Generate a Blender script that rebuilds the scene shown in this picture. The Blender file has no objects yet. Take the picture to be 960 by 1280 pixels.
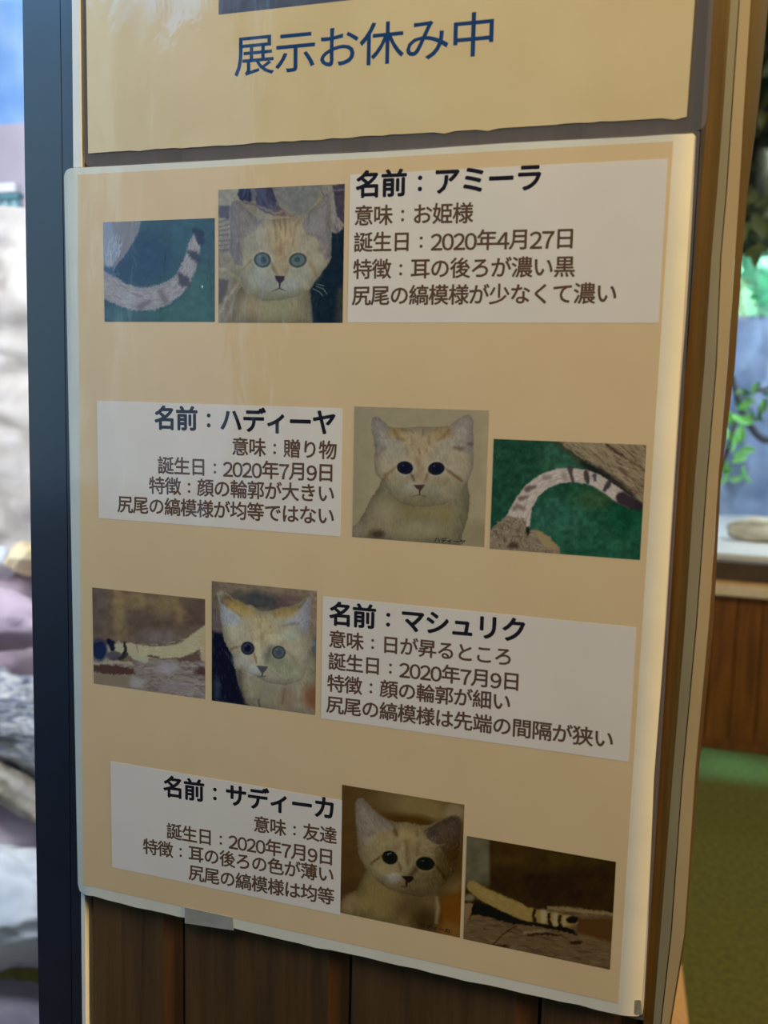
import bpy, bmesh, math, random
import numpy as np
from mathutils import Vector, Matrix

# ------------------------------------------------------------------ camera, world, light
S = bpy.context.scene
COL = S.collection
S.view_settings.view_transform = 'Standard'
S.view_settings.look = 'None'
S.view_settings.exposure = -0.06
S.view_settings.gamma = 1.0
S.view_settings.use_curve_mapping = False

F = 1224.2                                     # focal length in pixels of a 960x1280 frame
CAM = np.array([0.33257, -0.44298, 0.29284])
R = np.array([[0.94476278, 0.32700784, 0.02211708],     # rows: camera right, down, forward, in world axes (world -> camera)
              [0.06328424, -0.11579209, -0.99125541],
              [-0.32158731, 0.93790088, -0.13009050]])
def at(u, v, Y=0.0):
    """point where the line of sight of pixel (u, v) meets the vertical plane y = Y"""
    d = R.T @ np.array([(u - 480) / F, (v - 640) / F, 1.0])
    return CAM + d * ((Y - CAM[1]) / d[1])

cam = bpy.data.cameras.new('camera')
cam.sensor_fit = 'VERTICAL'; cam.sensor_height = 24.0; cam.lens = F / 1280 * 24.0
cam.clip_start = 0.02; cam.clip_end = 60
cam.dof.use_dof = True; cam.dof.focus_distance = 0.53; cam.dof.aperture_fstop = 7.0
camo = bpy.data.objects.new('camera', cam); COL.objects.link(camo)
mw = Matrix([[R[0][0], -R[1][0], -R[2][0], CAM[0]],
             [R[0][1], -R[1][1], -R[2][1], CAM[1]],
             [R[0][2], -R[1][2], -R[2][2], CAM[2]], [0, 0, 0, 1]])
camo.matrix_world = mw
S.camera = camo

FLOOR = -1.1
w = bpy.data.worlds.new('sky'); S.world = w; w.use_nodes = True
wn = w.node_tree; wn.nodes['Background'].inputs[0].default_value = (0.66, 0.78, 1.0, 1); wn.nodes['Background'].inputs[1].default_value = 0.04

def area(name, loc, to, size, power, color, sy=None):
    l = bpy.data.lights.new(name, 'AREA'); l.energy = power; l.color = color
    l.shape = 'RECTANGLE'; l.size = size; l.size_y = sy or size
    o = bpy.data.objects.new(name, l); COL.objects.link(o); o.location = loc
    o.rotation_euler = (Vector(to) - Vector(loc)).to_track_quat('-Z', 'Y').to_euler()
    return o
area('glare_light', (-0.60, -0.95, 0.62), (0.05, 0, 0.38), 0.42, 1.9, (0.42, 0.66, 1.0), 1.1)  # added cool light, placed so its reflection veils the left of the laminate
area('side_fill', (-0.46, -0.45, 0.50), (0.3, -0.15, 0.35), 0.3, 0.85, (0.56, 0.90, 0.92), 0.7)  # added cool fill close on the left, falling off across the signs
area('high_side_fill', (-0.50, -0.55, 0.95), (0.1, 0, 0.40), 0.5, 4.0, (0.14, 0.46, 1.0), 0.4)  # second added fill, bluer and higher, for the left of the signs
area('overhead_fill', (0.24, -0.55, 0.98), (0.20, 0, 0.42), 0.4, 3.5, (1.0, 0.75, 0.24))  # added warm light above the signs, falling off towards their lower edge
area('assumed_warm_lamp', (1.7, -0.20, 0.62), (0.3, 0, 0.3), 0.35, 27, (1.0, 0.68, 0.30))  # assumed warm source out of view, brightening the right margin of the card
area('room_fill', (1.0, 1.6, 1.3), (0.6, 3.0, FLOOR), 0.6, 28, (1.0, 0.82, 0.50))  # added warm light for the turf and the wainscot
area('exhibit_fill', (0.9, 3.95, 0.72), (0.6, 4.85, -0.2), 0.5, 17, (0.80, 0.92, 1.0))  # added light below the canopy: brightens rock and ledge, spares the shrub
area('canopy_light', (0.9, 5.70, 1.5), (0.6, 5.75, 0.4), 0.8, 60, (0.85, 1.0, 0.95))  # added light standing in for daylight on the backdrop and pale leaves
area('canopy_light', (1.3, 3.9, 1.7), (0.5, 4.7, 1.1), 0.4, 5, (0.95, 1.0, 0.85))  # added dim fill that lifts the dark shrub leaves
area('floor_band_light', (0.9, 3.30, 0.6), (0.9, 3.31, FLOOR), 1.4, 1.3, (0.20, 0.78, 1.0), .06).data.spread = math.radians(14)  # added narrow beam that lays the pale band on the turf
area('rock_garden_fill', (-1.8, 0.55, 1.5), (-1.1, 1.5, -0.5), 0.9, 60, (0.93, 0.93, 1.0))  # added light from the front that brightens the rocks and driftwood
area('rock_garden_fill', (-1.6, 1.7, 2.3), (-1.8, 2.5, 0.8), 0.9, 21, (0.82, 0.90, 1.0))  # second added light, aimed at the blue and tan walls behind the rocks

# ------------------------------------------------------------------ helpers
def lin(c):
    return tuple(((x / 255) / 12.92 if x <= 10 else (((x / 255) + .055) / 1.055) ** 2.4) for x in c)

class NT:
    def __init__(s, name):
        s.m = bpy.data.materials.new(name); s.m.use_nodes = True
        s.t = s.m.node_tree; s.b = s.t.nodes['Principled BSDF']; s.out = s.t.nodes['Material Output']
        s.pos = s.t.nodes.new('ShaderNodeNewGeometry').outputs['Position']
    def n(s, t, **kw):
        x = s.t.nodes.new(t)
        for k, v in kw.items(): setattr(x, k, v)
        return x
    def l(s, a, b): s.t.links.new(a, b)
    def noise(s, scale=(1, 1, 1), sc=5.0, detail=3.0, rough=.5, dist=0.0):
        mp = s.n('ShaderNodeMapping'); mp.inputs['Scale'].default_value = scale; s.l(s.pos, mp.inputs[0])
        nz = s.n('ShaderNodeTexNoise'); nz.inputs['Scale'].default_value = sc; nz.inputs['Detail'].default_value = detail
        nz.inputs['Roughness'].default_value = rough; nz.inputs['Distortion'].default_value = dist
        s.l(mp.outputs[0], nz.inputs['Vector']); return nz.outputs['Fac']
    def ramp(s, fac, stops):
        r = s.n('ShaderNodeValToRGB'); e = r.color_ramp.elements
        while len(e) < len(stops): e.new(0.5)
        for el, (p, c) in zip(e, stops):
            el.position = p; el.color = tuple(c)[:3] + (1,)
        s.l(fac, r.inputs[0]); return r.outputs[0]
    def mul(s, a, b, fac=1.0, mode='MULTIPLY'):
        x = s.n('ShaderNodeMix', data_type='RGBA', blend_type=mode); x.inputs[0].default_value = fac
        s.l(a, x.inputs[6]); s.l(b, x.inputs[7]); return x.outputs[2]
    def bump(s, h, strength=.3, dist=.001, nrm=None):
        b = s.n('ShaderNodeBump'); b.inputs['Strength'].default_value = strength; b.inputs['Distance'].default_value = dist
        s.l(h, b.inputs['Height'])
        if nrm: s.l(nrm, b.inputs['Normal'])
        return b.outputs[0]

def mottled(name, c1, c2, sc=20, rough=.6, scale=(1, 1, 1), bump=0, bdist=.001, coat=0, detail=4, spec=.5, c3=None):
    m = NT(name)
    nz = m.noise(scale, sc, detail)
    st = [(.3, lin(c1)), (.7, lin(c2))] if c3 is None else [(.25, lin(c1)), (.5, lin(c2)), (.75, lin(c3))]
    m.l(m.ramp(nz, st), m.b.inputs['Base Color'])
    m.b.inputs['Roughness'].default_value = rough
    m.b.inputs['Specular IOR Level'].default_value = spec
    if bump: m.l(m.bump(nz, bump, bdist), m.b.inputs['Normal'])
    if coat: m.b.inputs['Coat Weight'].default_value = coat; m.b.inputs['Coat Roughness'].default_value = .15
    return m.m

def laminate(m, coat=1.0, rough=.10):
    """clear plastic film over the print: a coat with the waviness of the heat-pressed film"""
    big = m.noise((1, 1, .55), 26, 1.5)
    mid = m.noise((1.6, 1, .7), 75, 3.0, .55, .6)
    n1 = m.bump(big, .17, .012)
    n2 = m.bump(mid, .10, .0022, n1)
    m.b.inputs['Coat Weight'].default_value = coat
    m.b.inputs['Coat Roughness'].default_value = rough
    m.b.inputs['Coat IOR'].default_value = 1.5
    m.l(n2, m.b.inputs['Coat Normal'])
    m.b.inputs['Roughness'].default_value = .75
    m.b.inputs['Specular IOR Level'].default_value = .1

def print_mat(name, col, col2=None):
    m = NT(name)
    nz = m.noise((1, 1, 1), 30, 3)
    m.l(m.ramp(nz, [(.3, lin(col)), (.7, lin(col2 or tuple(min(255, c + 4) for c in col)))]), m.b.inputs['Base Color'])
    laminate(m); return m.m

def wood_mat(name, cols, grain=(14, 14, .7), sc=9, rough=.5, coat=0.0, bump=.25, patch=.35):
    """vertical-grained wood; grain runs along z"""
    m = NT(name)
    oi = m.n('ShaderNodeObjectInfo')
    add = m.n('ShaderNodeVectorMath', operation='ADD'); cmb = m.n('ShaderNodeCombineXYZ')
    mt = m.n('ShaderNodeMath', operation='MULTIPLY'); mt.inputs[1].default_value = 7.3
    m.l(oi.outputs['Random'], mt.inputs[0]); m.l(mt.outputs[0], cmb.inputs[2]); m.l(mt.outputs[0], cmb.inputs[0])
    m.l(m.pos, add.inputs[0]); m.l(cmb.outputs[0], add.inputs[1]); m.pos = add.outputs[0]
    g = m.noise(grain, sc, 5, .6, .5)
    fine = m.noise((60, 60, 2.0), 12, 3, .6)
    blot = m.noise((1, 1, .6), 7, 3)
    base = m.ramp(g, [(.28, lin(cols[0])), (.5, lin(cols[1])), (.75, lin(cols[2]))])
    f = m.ramp(fine, [(.25, (.82,) * 3), (.6, (1,) * 3)])
    b = m.ramp(blot, [(.3, (1 - patch,) * 3), (.65, (1.0,) * 3)])
    m.l(m.mul(m.mul(base, f), b), m.b.inputs['Base Color'])
    m.b.inputs['Roughness'].default_value = rough
    m.l(m.bump(fine, bump, .0006), m.b.inputs['Normal'])
    if coat: m.b.inputs['Coat Weight'].default_value = coat; m.b.inputs['Coat Roughness'].default_value = .2
    return m.m

def mesh_obj(name, bm, mat, parent=None, smooth=False, label=None):
    me = bpy.data.meshes.new(name)
    bmesh.ops.recalc_face_normals(bm, faces=bm.faces[:])
    bm.to_mesh(me); bm.free()
    if mat: me.materials.append(mat)
    if smooth:
        for p in me.polygons: p.use_smooth = True
    o = bpy.data.objects.new(name, me); COL.objects.link(o)
    if parent:
        o.parent = parent; o.matrix_parent_inverse = parent.matrix_basis.inverted()
    if label: o['label'] = label
    return o

def tag(o, label=None, cat=None, group=None, kind=None):
    if label: o['label'] = label
    if cat: o['category'] = cat
    if group: o['group'] = group
    if kind: o['kind'] = kind
    return o

def empty(name, loc, label=None, cat=None, group=None, kind=None):
    o = bpy.data.objects.new(name, None); COL.objects.link(o); o.location = loc; o.empty_display_size = .05
    return tag(o, label, cat, group, kind)

def rounded(pts, r, n=5):
    """round the corners of a polygon of (x, z); r one radius or one per corner"""
    out = []; N = len(pts)
    rs = r if hasattr(r, '__len__') else [r] * N
    for i in range(N):
        p = np.array(pts[i], float); a = np.array(pts[i - 1], float); b = np.array(pts[(i + 1) % N], float)
        if rs[i] <= 0: out.append(tuple(p)); continue
        da = (a - p) / np.linalg.norm(a - p); db = (b - p) / np.linalg.norm(b - p)
        p0 = p + da * rs[i]; p1 = p + db * rs[i]
        for k in range(n + 1):
            t = k / n; out.append(tuple((1 - t) ** 2 * p0 + 2 * t * (1 - t) * p + t * t * p1))
    return out

def add_slab(bm, pts, y0, y1, bev=0.0):
    """prism of the (x, z) outline between y0 (front) and y1 (back)"""
    fr = [bm.verts.new((x, y0, z)) for x, z in pts]; bk = [bm.verts.new((x, y1, z)) for x, z in pts]
    ff = bm.faces.new(fr); bm.faces.new(bk[::-1]); n = len(pts)
    for i in range(n): bm.faces.new((fr[i], bk[i], bk[(i + 1) % n], fr[(i + 1) % n]))
    if bev:
        bmesh.ops.bevel(bm, geom=list(ff.edges), offset=bev, segments=2, affect='EDGES', profile=.6)
    return bm

def slab(name, pts, y0, y1, mat, parent=None, bev=0.0, **k):
    return mesh_obj(name, add_slab(bmesh.new(), pts, y0, y1, bev), mat, parent, **k)

def box(name, lo, hi, mat, parent=None, bev=0.0, **k):
    bm = bmesh.new(); bmesh.ops.create_cube(bm, size=1)
    for v in bm.verts: v.co = Vector([lo[i] + (v.co[i] + .5) * (hi[i] - lo[i]) for i in range(3)])
    if bev: bmesh.ops.bevel(bm, geom=bm.edges[:], offset=bev, segments=2, affect='EDGES')
    return mesh_obj(name, bm, mat, parent, **k)

def rect(x0, z0, x1, z1): return [(x0, z0), (x1, z0), (x1, z1), (x0, z1)]

def vnoise(X, Y, seed=0):
    """value noise on numpy arrays, 0..1"""
    xi = np.floor(X).astype(np.int64); yi = np.floor(Y).astype(np.int64); xf = X - xi; yf = Y - yi
    def h(a, b):
        n = (a * 374761393 + b * 668265263 + seed * 974711) & 0xFFFFFFFF
        n = ((n ^ (n >> 13)) * 1274126177) & 0xFFFFFFFF
        return ((n ^ (n >> 16)) & 0xFFFF) / 65535.0
    u = xf * xf * (3 - 2 * xf); v = yf * yf * (3 - 2 * yf)
    return (h(xi, yi) * (1 - u) + h(xi + 1, yi) * u) * (1 - v) + (h(xi, yi + 1) * (1 - u) + h(xi + 1, yi + 1) * u) * v

def fbm(X, Y, seed=0, o=4):
    s = 0; a = .5; t = 0
    for i in range(o):
        s = s + a * vnoise(X * 2 ** i, Y * 2 ** i, seed + i * 17); t += a; a *= .55
    return s / t

# ------------------------------------------------------------------ materials
M = {}
M['plank'] = wood_mat('stained_cedar', [(70, 47, 28), (88, 62, 38), (104, 76, 48)], rough=.55, patch=.25)
M['chamfer'] = wood_mat('stained_cedar_edge', [(76, 45, 24), (92, 57, 30), (104, 68, 38)], rough=.5, patch=.2)
M['moulding'] = wood_mat('varnished_moulding', [(108, 70, 24), (140, 98, 40), (164, 120, 58)], rough=.32, coat=.5, grain=(20, 20, .5))
M['wainscot'] = wood_mat('orange_pine', [(92, 56, 22), (124, 80, 34), (146, 98, 46)], grain=(5, 5, .5), sc=6, patch=.25)
M['lightwood'] = wood_mat('pale_pine', [(200, 150, 90), (215, 168, 105), (225, 180, 120)], patch=.1)
M['seam'] = mottled('dark_seam', (34, 24, 16), (50, 36, 24), rough=.9)
M['black'] = mottled('black_painted_metal', (10, 20, 46), (14, 26, 56), 60, .48, spec=.8, coat=.3)
M['bead'] = mottled('pale_bead', (236, 238, 242), (246, 247, 250), 40, .5)
M['cream'] = mottled('cream_trim', (186, 158, 116), (204, 176, 132), 30, .55, scale=(1, 1, .3), bump=.15)
M['taupe'] = mottled('taupe_trim', (176, 152, 112), (192, 168, 128), 30, .5, scale=(1, 1, .3))
M['rubber'] = mottled('dark_rubber', (96, 82, 62), (120, 102, 78), 30, .45, scale=(1, 1, .3))

# ------------------------------------------------------------------ the pillar: frame, planks, mouldings
Z0, Z1 = -1.1, 1.2
YW = 0.006                                      # front of the planks
def px_line(tbl, Y):                            # [(v, u), ...] -> world (x, z) points, extended to the floor and up
    p = [tuple(at(u, v, Y)[[0, 2]]) for v, u in tbl]
    (xa, za), (xb, zb) = p[0], p[1]; p.insert(0, (xa + (xa - xb) / (za - zb) * .25, za + .25))
    (xa, za), (xb, zb) = p[-1], p[-2]; p.append((xa, Z0))
    return p
def strip(name, L, Rr, Yf, Yb, mat, parent=None, bev=0.0, **k):
    return slab(name, px_line(L, Yf) + px_line(Rr, Yf)[::-1], Yf, Yb, mat, parent, bev, **k)

pil = empty('wall_front', (0.15, 0.05, Z0), kind='structure')
xl = .004
joints = [xl, .0648, .1651, .2654, .3130]
for a, b in zip(joints[:-1], joints[1:]):
    bm = bmesh.new(); prof = [(a + .0006, YW + .0022), (a + .003, YW), (b - .0115, YW), (b - .0105, YW + .0004), (b - .0012, YW + .0032), (b - .0012, .03), (a + .0006, .03)]
    lo = [bm.verts.new((x, y, Z0)) for x, y in prof]; hi = [bm.verts.new((x, y, .75)) for x, y in prof]
    bm.faces.new(lo); bm.faces.new(hi[::-1])
    for i in range(len(prof)):
        f = bm.faces.new((lo[i], hi[i], hi[(i + 1) % 7], lo[(i + 1) % 7]))
        if i in (2, 3): f.material_index = 1
    o = mesh_obj('plank', bm, M['plank'], pil); o.data.materials.append(M['chamfer'])
box('core', (-.02, .03, Z0), (.315, .12, .75), M['seam'], pil)

tb_wood = [(0, 889), (133, 885), (240, 876), (320, 870), (460, 857), (600, 846), (780, 834), (975, 819), (1170, 809), (1280, 804)]
tb_c1 = [(0, 913), (133, 904), (240, 896), (320, 889), (460, 880), (600, 868), (780, 856), (975, 840), (1170, 825), (1280, 816)]
tb_seam = [(0, 924), (133, 915), (240, 908), (320, 901), (460, 895), (600, 883.5), (780, 870.5), (975, 852.5), (1170, 838.6), (1280, 826)]
tb_c2 = [(0, 938.5), (133, 930), (240, 924), (320, 918.6), (460, 909), (600, 897.5), (780, 886), (975, 868), (1170, 855), (1280, 837)]
tb_dk = [(0, 961), (133, 948), (240, 934.5), (320, 928), (460, 918.5), (600, 901), (780, 892), (975, 872), (1170, 857), (1280, 839)]
sh = lambda t, d: [(v, u + d) for v, u in t]
m1 = strip('trim_1', tb_wood, tb_c1, .0045, .03, M['moulding'], bev=.0012); tag(m1, kind='structure')
tr = empty('trim_2', (.325, .01, Z0), kind='structure')
strip('edge_strip', sh(tb_c1, .3), sh(tb_seam, -.6), .004, .03, M['taupe'], tr, bev=.0005)
strip('edge_strip', sh(tb_seam, .8), tb_c2, .0025, .03, M['cream'], tr, bev=.0006)
strip('seam_filler', sh(tb_seam, -1), sh(tb_seam, 1), .007, .03, M['seam'], tr)
strip('rubber_lip', sh(tb_c2, .3), tb_dk, .006, .012, M['rubber'], tr, bev=.0006)

# left: black frame of the exhibit window, pale bead
bl = [(0, 28), (310, 32.5), (700, 39), (960, 43.5), (1280, 49)]
br = [(0, 89.5), (400, 93), (700, 95), (1120, 101), (1280, 102.5)]
mid = [(0, 75), (210, 78), (640, 84), (1280, 90)]
win = empty('window_1', (-.03, .02, Z0), kind='structure')
strip('frame_post', bl, sh(mid, -.4), .004, .07, M['black'], win, bev=.0008)
strip('frame_stop', sh(mid, .4), br, .0032, .05, M['black'], win, bev=.0006)
t3 = strip('trim_3', sh(br, .3), sh([(0, 99.5), (200, 101.5), (1120, 106), (1280, 107)], 0), .0030, .03, M['bead'], bev=.0006); tag(t3, kind='structure')

# ------------------------------------------------------------------ printed pictures, painted in numpy on dense meshes
class Pic:
    """one printed photograph: shapes are given in the picture's own sketch coordinates"""
    def __init__(s, quad, x0, z0, x1, z1, white, n=230):
        s.gain = 1.0; s.q = quad; s.box = (x0, z0, x1, z1); s.white = np.array(lin(white))
        s.nu = n; s.nv = max(60, int(n * (z1 - z0) / (x1 - x0)))
        U, V = np.meshgrid(np.linspace(0, 1, s.nu), np.linspace(0, 1, s.nv))
        A = []
        for (x, y), (u, v) in zip([(0, 0), (1, 0), (1, 1), (0, 1)], quad):
            A.append([x, y, 1, 0, 0, 0, -u * x, -u * y, -u]); A.append([0, 0, 0, x, y, 1, -v * x, -v * y, -v])
        h = np.linalg.svd(np.array(A, float))[2][-1].reshape(3, 3); s.h = h
        W_ = h[2, 0] * U + h[2, 1] * V + h[2, 2]
        s.X = (h[0, 0] * U + h[0, 1] * V + h[0, 2]) / W_; s.Y = (h[1, 0] * U + h[1, 1] * V + h[1, 2]) / W_
        s.U, s.V = U, V
        s.C = np.zeros(U.shape + (3,)); s.warp(0)
    def warp(s, amp, sc=18, seed=3):
        s.dx = (fbm(s.X / sc, s.Y / sc, seed, 2) - .5) * 2 * amp; s.dy = (fbm(s.X / sc, s.Y / sc, seed + 9, 2) - .5) * 2 * amp
        return s
    def put(s, a, c):
        a = np.clip(a, 0, 1)[..., None]; s.C = s.C * (1 - a) + np.array(c, float) * a
    def fill(s, c): s.C[:] = c
    def grad(s, c0, c1, horiz=False):
        t = (s.U if horiz else s.V)[..., None]; s.C = np.array(c0, float) * (1 - t) + np.array(c1, float) * t
    def sd(s, pts):
        X, Y = s.X + s.dx, s.Y + s.dy; d = np.full(X.shape, 1e9); ins = np.zeros(X.shape, bool); n = len(pts)
        for i in range(n):
            ax, ay = pts[i]; bx, by = pts[(i + 1) % n]; ex, ey = bx - ax, by - ay
            t = np.clip(((X - ax) * ex + (Y - ay) * ey) / (ex * ex + ey * ey + 1e-9), 0, 1)
            d = np.minimum(d, (X - ax - t * ex) ** 2 + (Y - ay - t * ey) ** 2)
            c = ((ay > Y) != (by > Y))
            with np.errstate(divide='ignore', invalid='ignore'):
                ins ^= c & (X < (bx - ax) * (Y - ay) / (by - ay + 1e-12) + ax)
        d = np.sqrt(d); return np.where(ins, -d, d)
    def poly(s, pts, c, soft=8, a=1.0): s.put((.5 - s.sd(pts) / soft) * a if soft < 20 else np.clip(.5 - s.sd(pts) / soft, 0, 1) * a, c)
    def ell(s, cx, cy, rx, ry, c, soft=.2, a=1.0, rot=0):
        X, Y = s.X + s.dx - cx, s.Y + s.dy - cy; r = math.radians(rot)
        x = X * math.cos(r) + Y * math.sin(r); y = -X * math.sin(r) + Y * math.cos(r)
        k = np.sqrt((x / rx) ** 2 + (y / ry) ** 2); s.put(np.clip((1 - k) / soft + .5, 0, 1) * a, c)
    def line(s, pts, w, c, soft=5, a=1.0):
        X, Y = s.X + s.dx, s.Y + s.dy; m = np.zeros(X.shape); n = len(pts)
        ws = w if hasattr(w, '__len__') else [w] * n
        for i in range(n - 1):
            ax, ay = pts[i]; bx, by = pts[i + 1]; ex, ey = bx - ax, by - ay
            t = np.clip(((X - ax) * ex + (Y - ay) * ey) / (ex * ex + ey * ey + 1e-9), 0, 1)
            d = np.sqrt((X - ax - t * ex) ** 2 + (Y - ay - t * ey) ** 2)
            m = np.maximum(m, np.clip(.5 + (ws[i] * (1 - t) + ws[i + 1] * t - d) / soft, 0, 1))
        s.put(m * a, c)
    def mottle(s, amt=.08, sc=12, seed=1, sx=1.0, sy=1.0, mask=None):
        n = (fbm(s.X / sc * sx, s.Y / sc * sy, seed, 3) - .5) * 2 * amt * 2
        if mask is not None: n = n * mask
        s.C = s.C * (1 + n[..., None])
    def mask(s, pts, soft=15): return np.clip(.5 - s.sd(pts) / soft, 0, 1)
    def streaks(s, pts, c, n, ln, ang, wd=2.2, a=.5, seed=1, jit=.4):
        """many short fur or bark strokes inside a polygon"""
        rnd = random.Random(seed); xs = [p[0] for p in pts]; ys = [p[1] for p in pts]
        pic = lambda x, y: sum(((pts[i][1] > y) != (pts[i - 1][1] > y)) and (x < (pts[i - 1][0] - pts[i][0]) * (y - pts[i][1]) / (pts[i - 1][1] - pts[i][1]) + pts[i][0]) for i in range(len(pts))) % 2
        k = 0; tries = 0
        while k < n and tries < n * 20:
            tries += 1; x, y = rnd.uniform(min(xs), max(xs)), rnd.uniform(min(ys), max(ys))
            if not pic(x, y): continue
            k += 1; g = math.radians(ang + rnd.gauss(0, 25 * jit)); l = ln * rnd.uniform(.5, 1.2)
            # local window only, for speed
            m = (abs(s.X - x) < l + 8) & (abs(s.Y - y) < l + 8)
            if not m.any(): continue
            ii = np.where(m.any(1))[0]; jj = np.where(m.any(0))[0]; sl = (slice(ii[0], ii[-1] + 1), slice(jj[0], jj[-1] + 1))
            X, Y = s.X[sl] - x, s.Y[sl] - y; dx, dy = math.cos(g), math.sin(g)
            t = np.clip(X * dx + Y * dy, -l / 2, l / 2); d = np.hypot(X - t * dx, Y - t * dy)
            al = (np.clip((wd - d) / wd + .3, 0, 1) * a)[..., None]
            s.C[sl] = s.C[sl] * (1 - al) + np.array(c, float) * al
    def form(s, pts, amt=.16, w=70, dark=None):
        '''rounded look of the photographed body: darker towards its outline'''
        d = s.sd(pts); k = np.clip(-d / w, 0, 1); s.C = np.where((d < 0)[..., None], s.C * (1 - amt * (1 - k) ** 1.5)[..., None], s.C)
    def fur(s, pts, amt=.07, seed=1, ang=85):
        m = s.mask(pts, 20); r = math.radians(ang)
        a = s.X * math.cos(r) + s.Y * math.sin(r); b = -s.X * math.sin(r) + s.Y * math.cos(r)
        n = (fbm(a / 26, b / 5, seed, 3) - .5) * 2 + .8 * (fbm(s.X / 45, s.Y / 45, seed + 5, 3) - .5) * 2
        s.C = s.C * (1 + (n * amt * m)[..., None])
    def xz(s, X, Y):
        """sketch point -> (x, z) on the sign"""
        hi = np.linalg.inv(s.h); q = hi @ np.array([X, Y, 1.0]); u, v = q[0] / q[2], q[1] / q[2]
        x0, z0, x1, z1 = s.box; return x0 + u * (x1 - x0), z1 + v * (z0 - z1)
    def build(s, parent, mat, y=-.00018, label=None):
        x0, z0, x1, z1 = s.box
        C = np.clip(s.C, 2, 255) / 255.0; L = np.where(C <= .04045, C / 12.92, ((C + .055) / 1.055) ** 2.4)
        L = np.clip((L * s.gain - .009) / s.white * .80, .003, .85)
        nu, nv = s.nu, s.nv
        co = np.zeros((nv, nu, 3)); co[..., 0] = x0 + s.U * (x1 - x0); co[..., 2] = z1 + s.V * (z0 - z1); co[..., 1] = y
        I = np.arange(nu * nv).reshape(nv, nu)
        f = np.stack([I[1:, :-1], I[1:, 1:], I[:-1, 1:], I[:-1, :-1]], -1).reshape(-1, 4)
        me = bpy.data.meshes.new('photo_print')
        me.vertices.add(nu * nv); me.vertices.foreach_set('co', co.reshape(-1).astype(np.float32))
        nf = len(f); me.loops.add(nf * 4); me.loops.foreach_set('vertex_index', f.reshape(-1).astype(np.int32))
        me.polygons.add(nf); me.polygons.foreach_set('loop_start', np.arange(0, nf * 4, 4, dtype=np.int32))
        me.update(calc_edges=True)
        at_ = me.color_attributes.new('print', 'FLOAT_COLOR', 'POINT')
        at_.data.foreach_set('color', np.concatenate([L, np.ones(L.shape[:2] + (1,))], -1).reshape(-1).astype(np.float32))
        me.materials.append(mat)
        o = bpy.data.objects.new('photo_print', me); COL.objects.link(o); o.parent = parent
        o.matrix_parent_inverse = parent.matrix_basis.inverted()
        if label: o['label'] = label
        return o

m = NT('photo_ink'); vc = m.n('ShaderNodeVertexColor'); vc.layer_name = 'print'; m.l(vc.outputs[0], m.b.inputs['Base Color']); laminate(m); M['photo'] = m.m
M['beige'] = print_mat('beige_print', (232, 206, 168), (228, 201, 162))
M['panel'] = print_mat('white_print', (238, 231, 228), (233, 226, 224))
M['white'] = print_mat('white_card', (236, 234, 226), (226, 224, 216))
M['ink_dark'] = print_mat('dark_ink', (28, 26, 40), (30, 28, 42))
M['ink_brown'] = print_mat('brown_ink', (98, 72, 58), (104, 78, 64))
M['ink_blue'] = print_mat('blue_ink', (24, 66, 120), (28, 70, 126))
M['sign_beige'] = print_mat('tan_print', (228, 208, 168), (221, 200, 158))
M['tape'] = mottled('grey_tape', (150, 150, 150), (176, 176, 172), 60, .35)
M['dirt'] = mottled('dirty_patch', (140, 132, 118), (176, 168, 152), 220, .7)
M['wear'] = mottled('frosted_wear', (222, 224, 222), (238, 238, 234), 90, .45)
def front_fresnel(m, ior):
    '''mirror share of the front faces only: the far side of an unrefracted pane must not go totally reflecting'''
    f = m.n('ShaderNodeFresnel'); f.inputs[0].default_value = ior; g = m.n('ShaderNodeNewGeometry')
    a = m.n('ShaderNodeMath', operation='SUBTRACT'); a.inputs[0].default_value = 1.0; m.l(g.outputs['Backfacing'], a.inputs[1])
    b = m.n('ShaderNodeMath', operation='MULTIPLY'); m.l(f.outputs[0], b.inputs[0]); m.l(a.outputs[0], b.inputs[1]); return b.outputs[0]
m = NT('clear_film')
tp = m.n('ShaderNodeBsdfTransparent'); tp.inputs[0].default_value = (.86, .84, .86, 1)
gl = m.n('ShaderNodeBsdfGlossy'); gl.inputs['Roughness'].default_value = .12
fr = front_fresnel(m, 1.6)
m.l(m.bump(m.noise((1, 1, .6), 40, 2), .08, .01), gl.inputs['Normal'])
mx = m.n('ShaderNodeMixShader'); m.l(fr, mx.inputs[0]); m.l(tp.outputs[0], mx.inputs[1]); m.l(gl.outputs[0], mx.inputs[2])
df = m.n('ShaderNodeBsdfDiffuse'); df.inputs[0].default_value = (.62, .58, .60, 1); my = m.n('ShaderNodeMixShader'); my.inputs[0].default_value = .13
m.l(mx.outputs[0], my.inputs[1]); m.l(df.outputs[0], my.inputs[2]); m.l(my.outputs[0], m.out.inputs[0])
M['film'] = m.m
m = NT('window_glass')
tp = m.n('ShaderNodeBsdfTransparent'); tp.inputs[0].default_value = (.95, .97, .98, 1)
gl = m.n('ShaderNodeBsdfGlossy'); gl.inputs['Roughness'].default_value = .03
fr = front_fresnel(m, 1.45)
mx = m.n('ShaderNodeMixShader'); m.l(fr, mx.inputs[0]); m.l(tp.outputs[0], mx.inputs[1]); m.l(gl.outputs[0], mx.inputs[2]); m.l(mx.outputs[0], m.out.inputs[0])
M['glass'] = m.m

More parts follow.
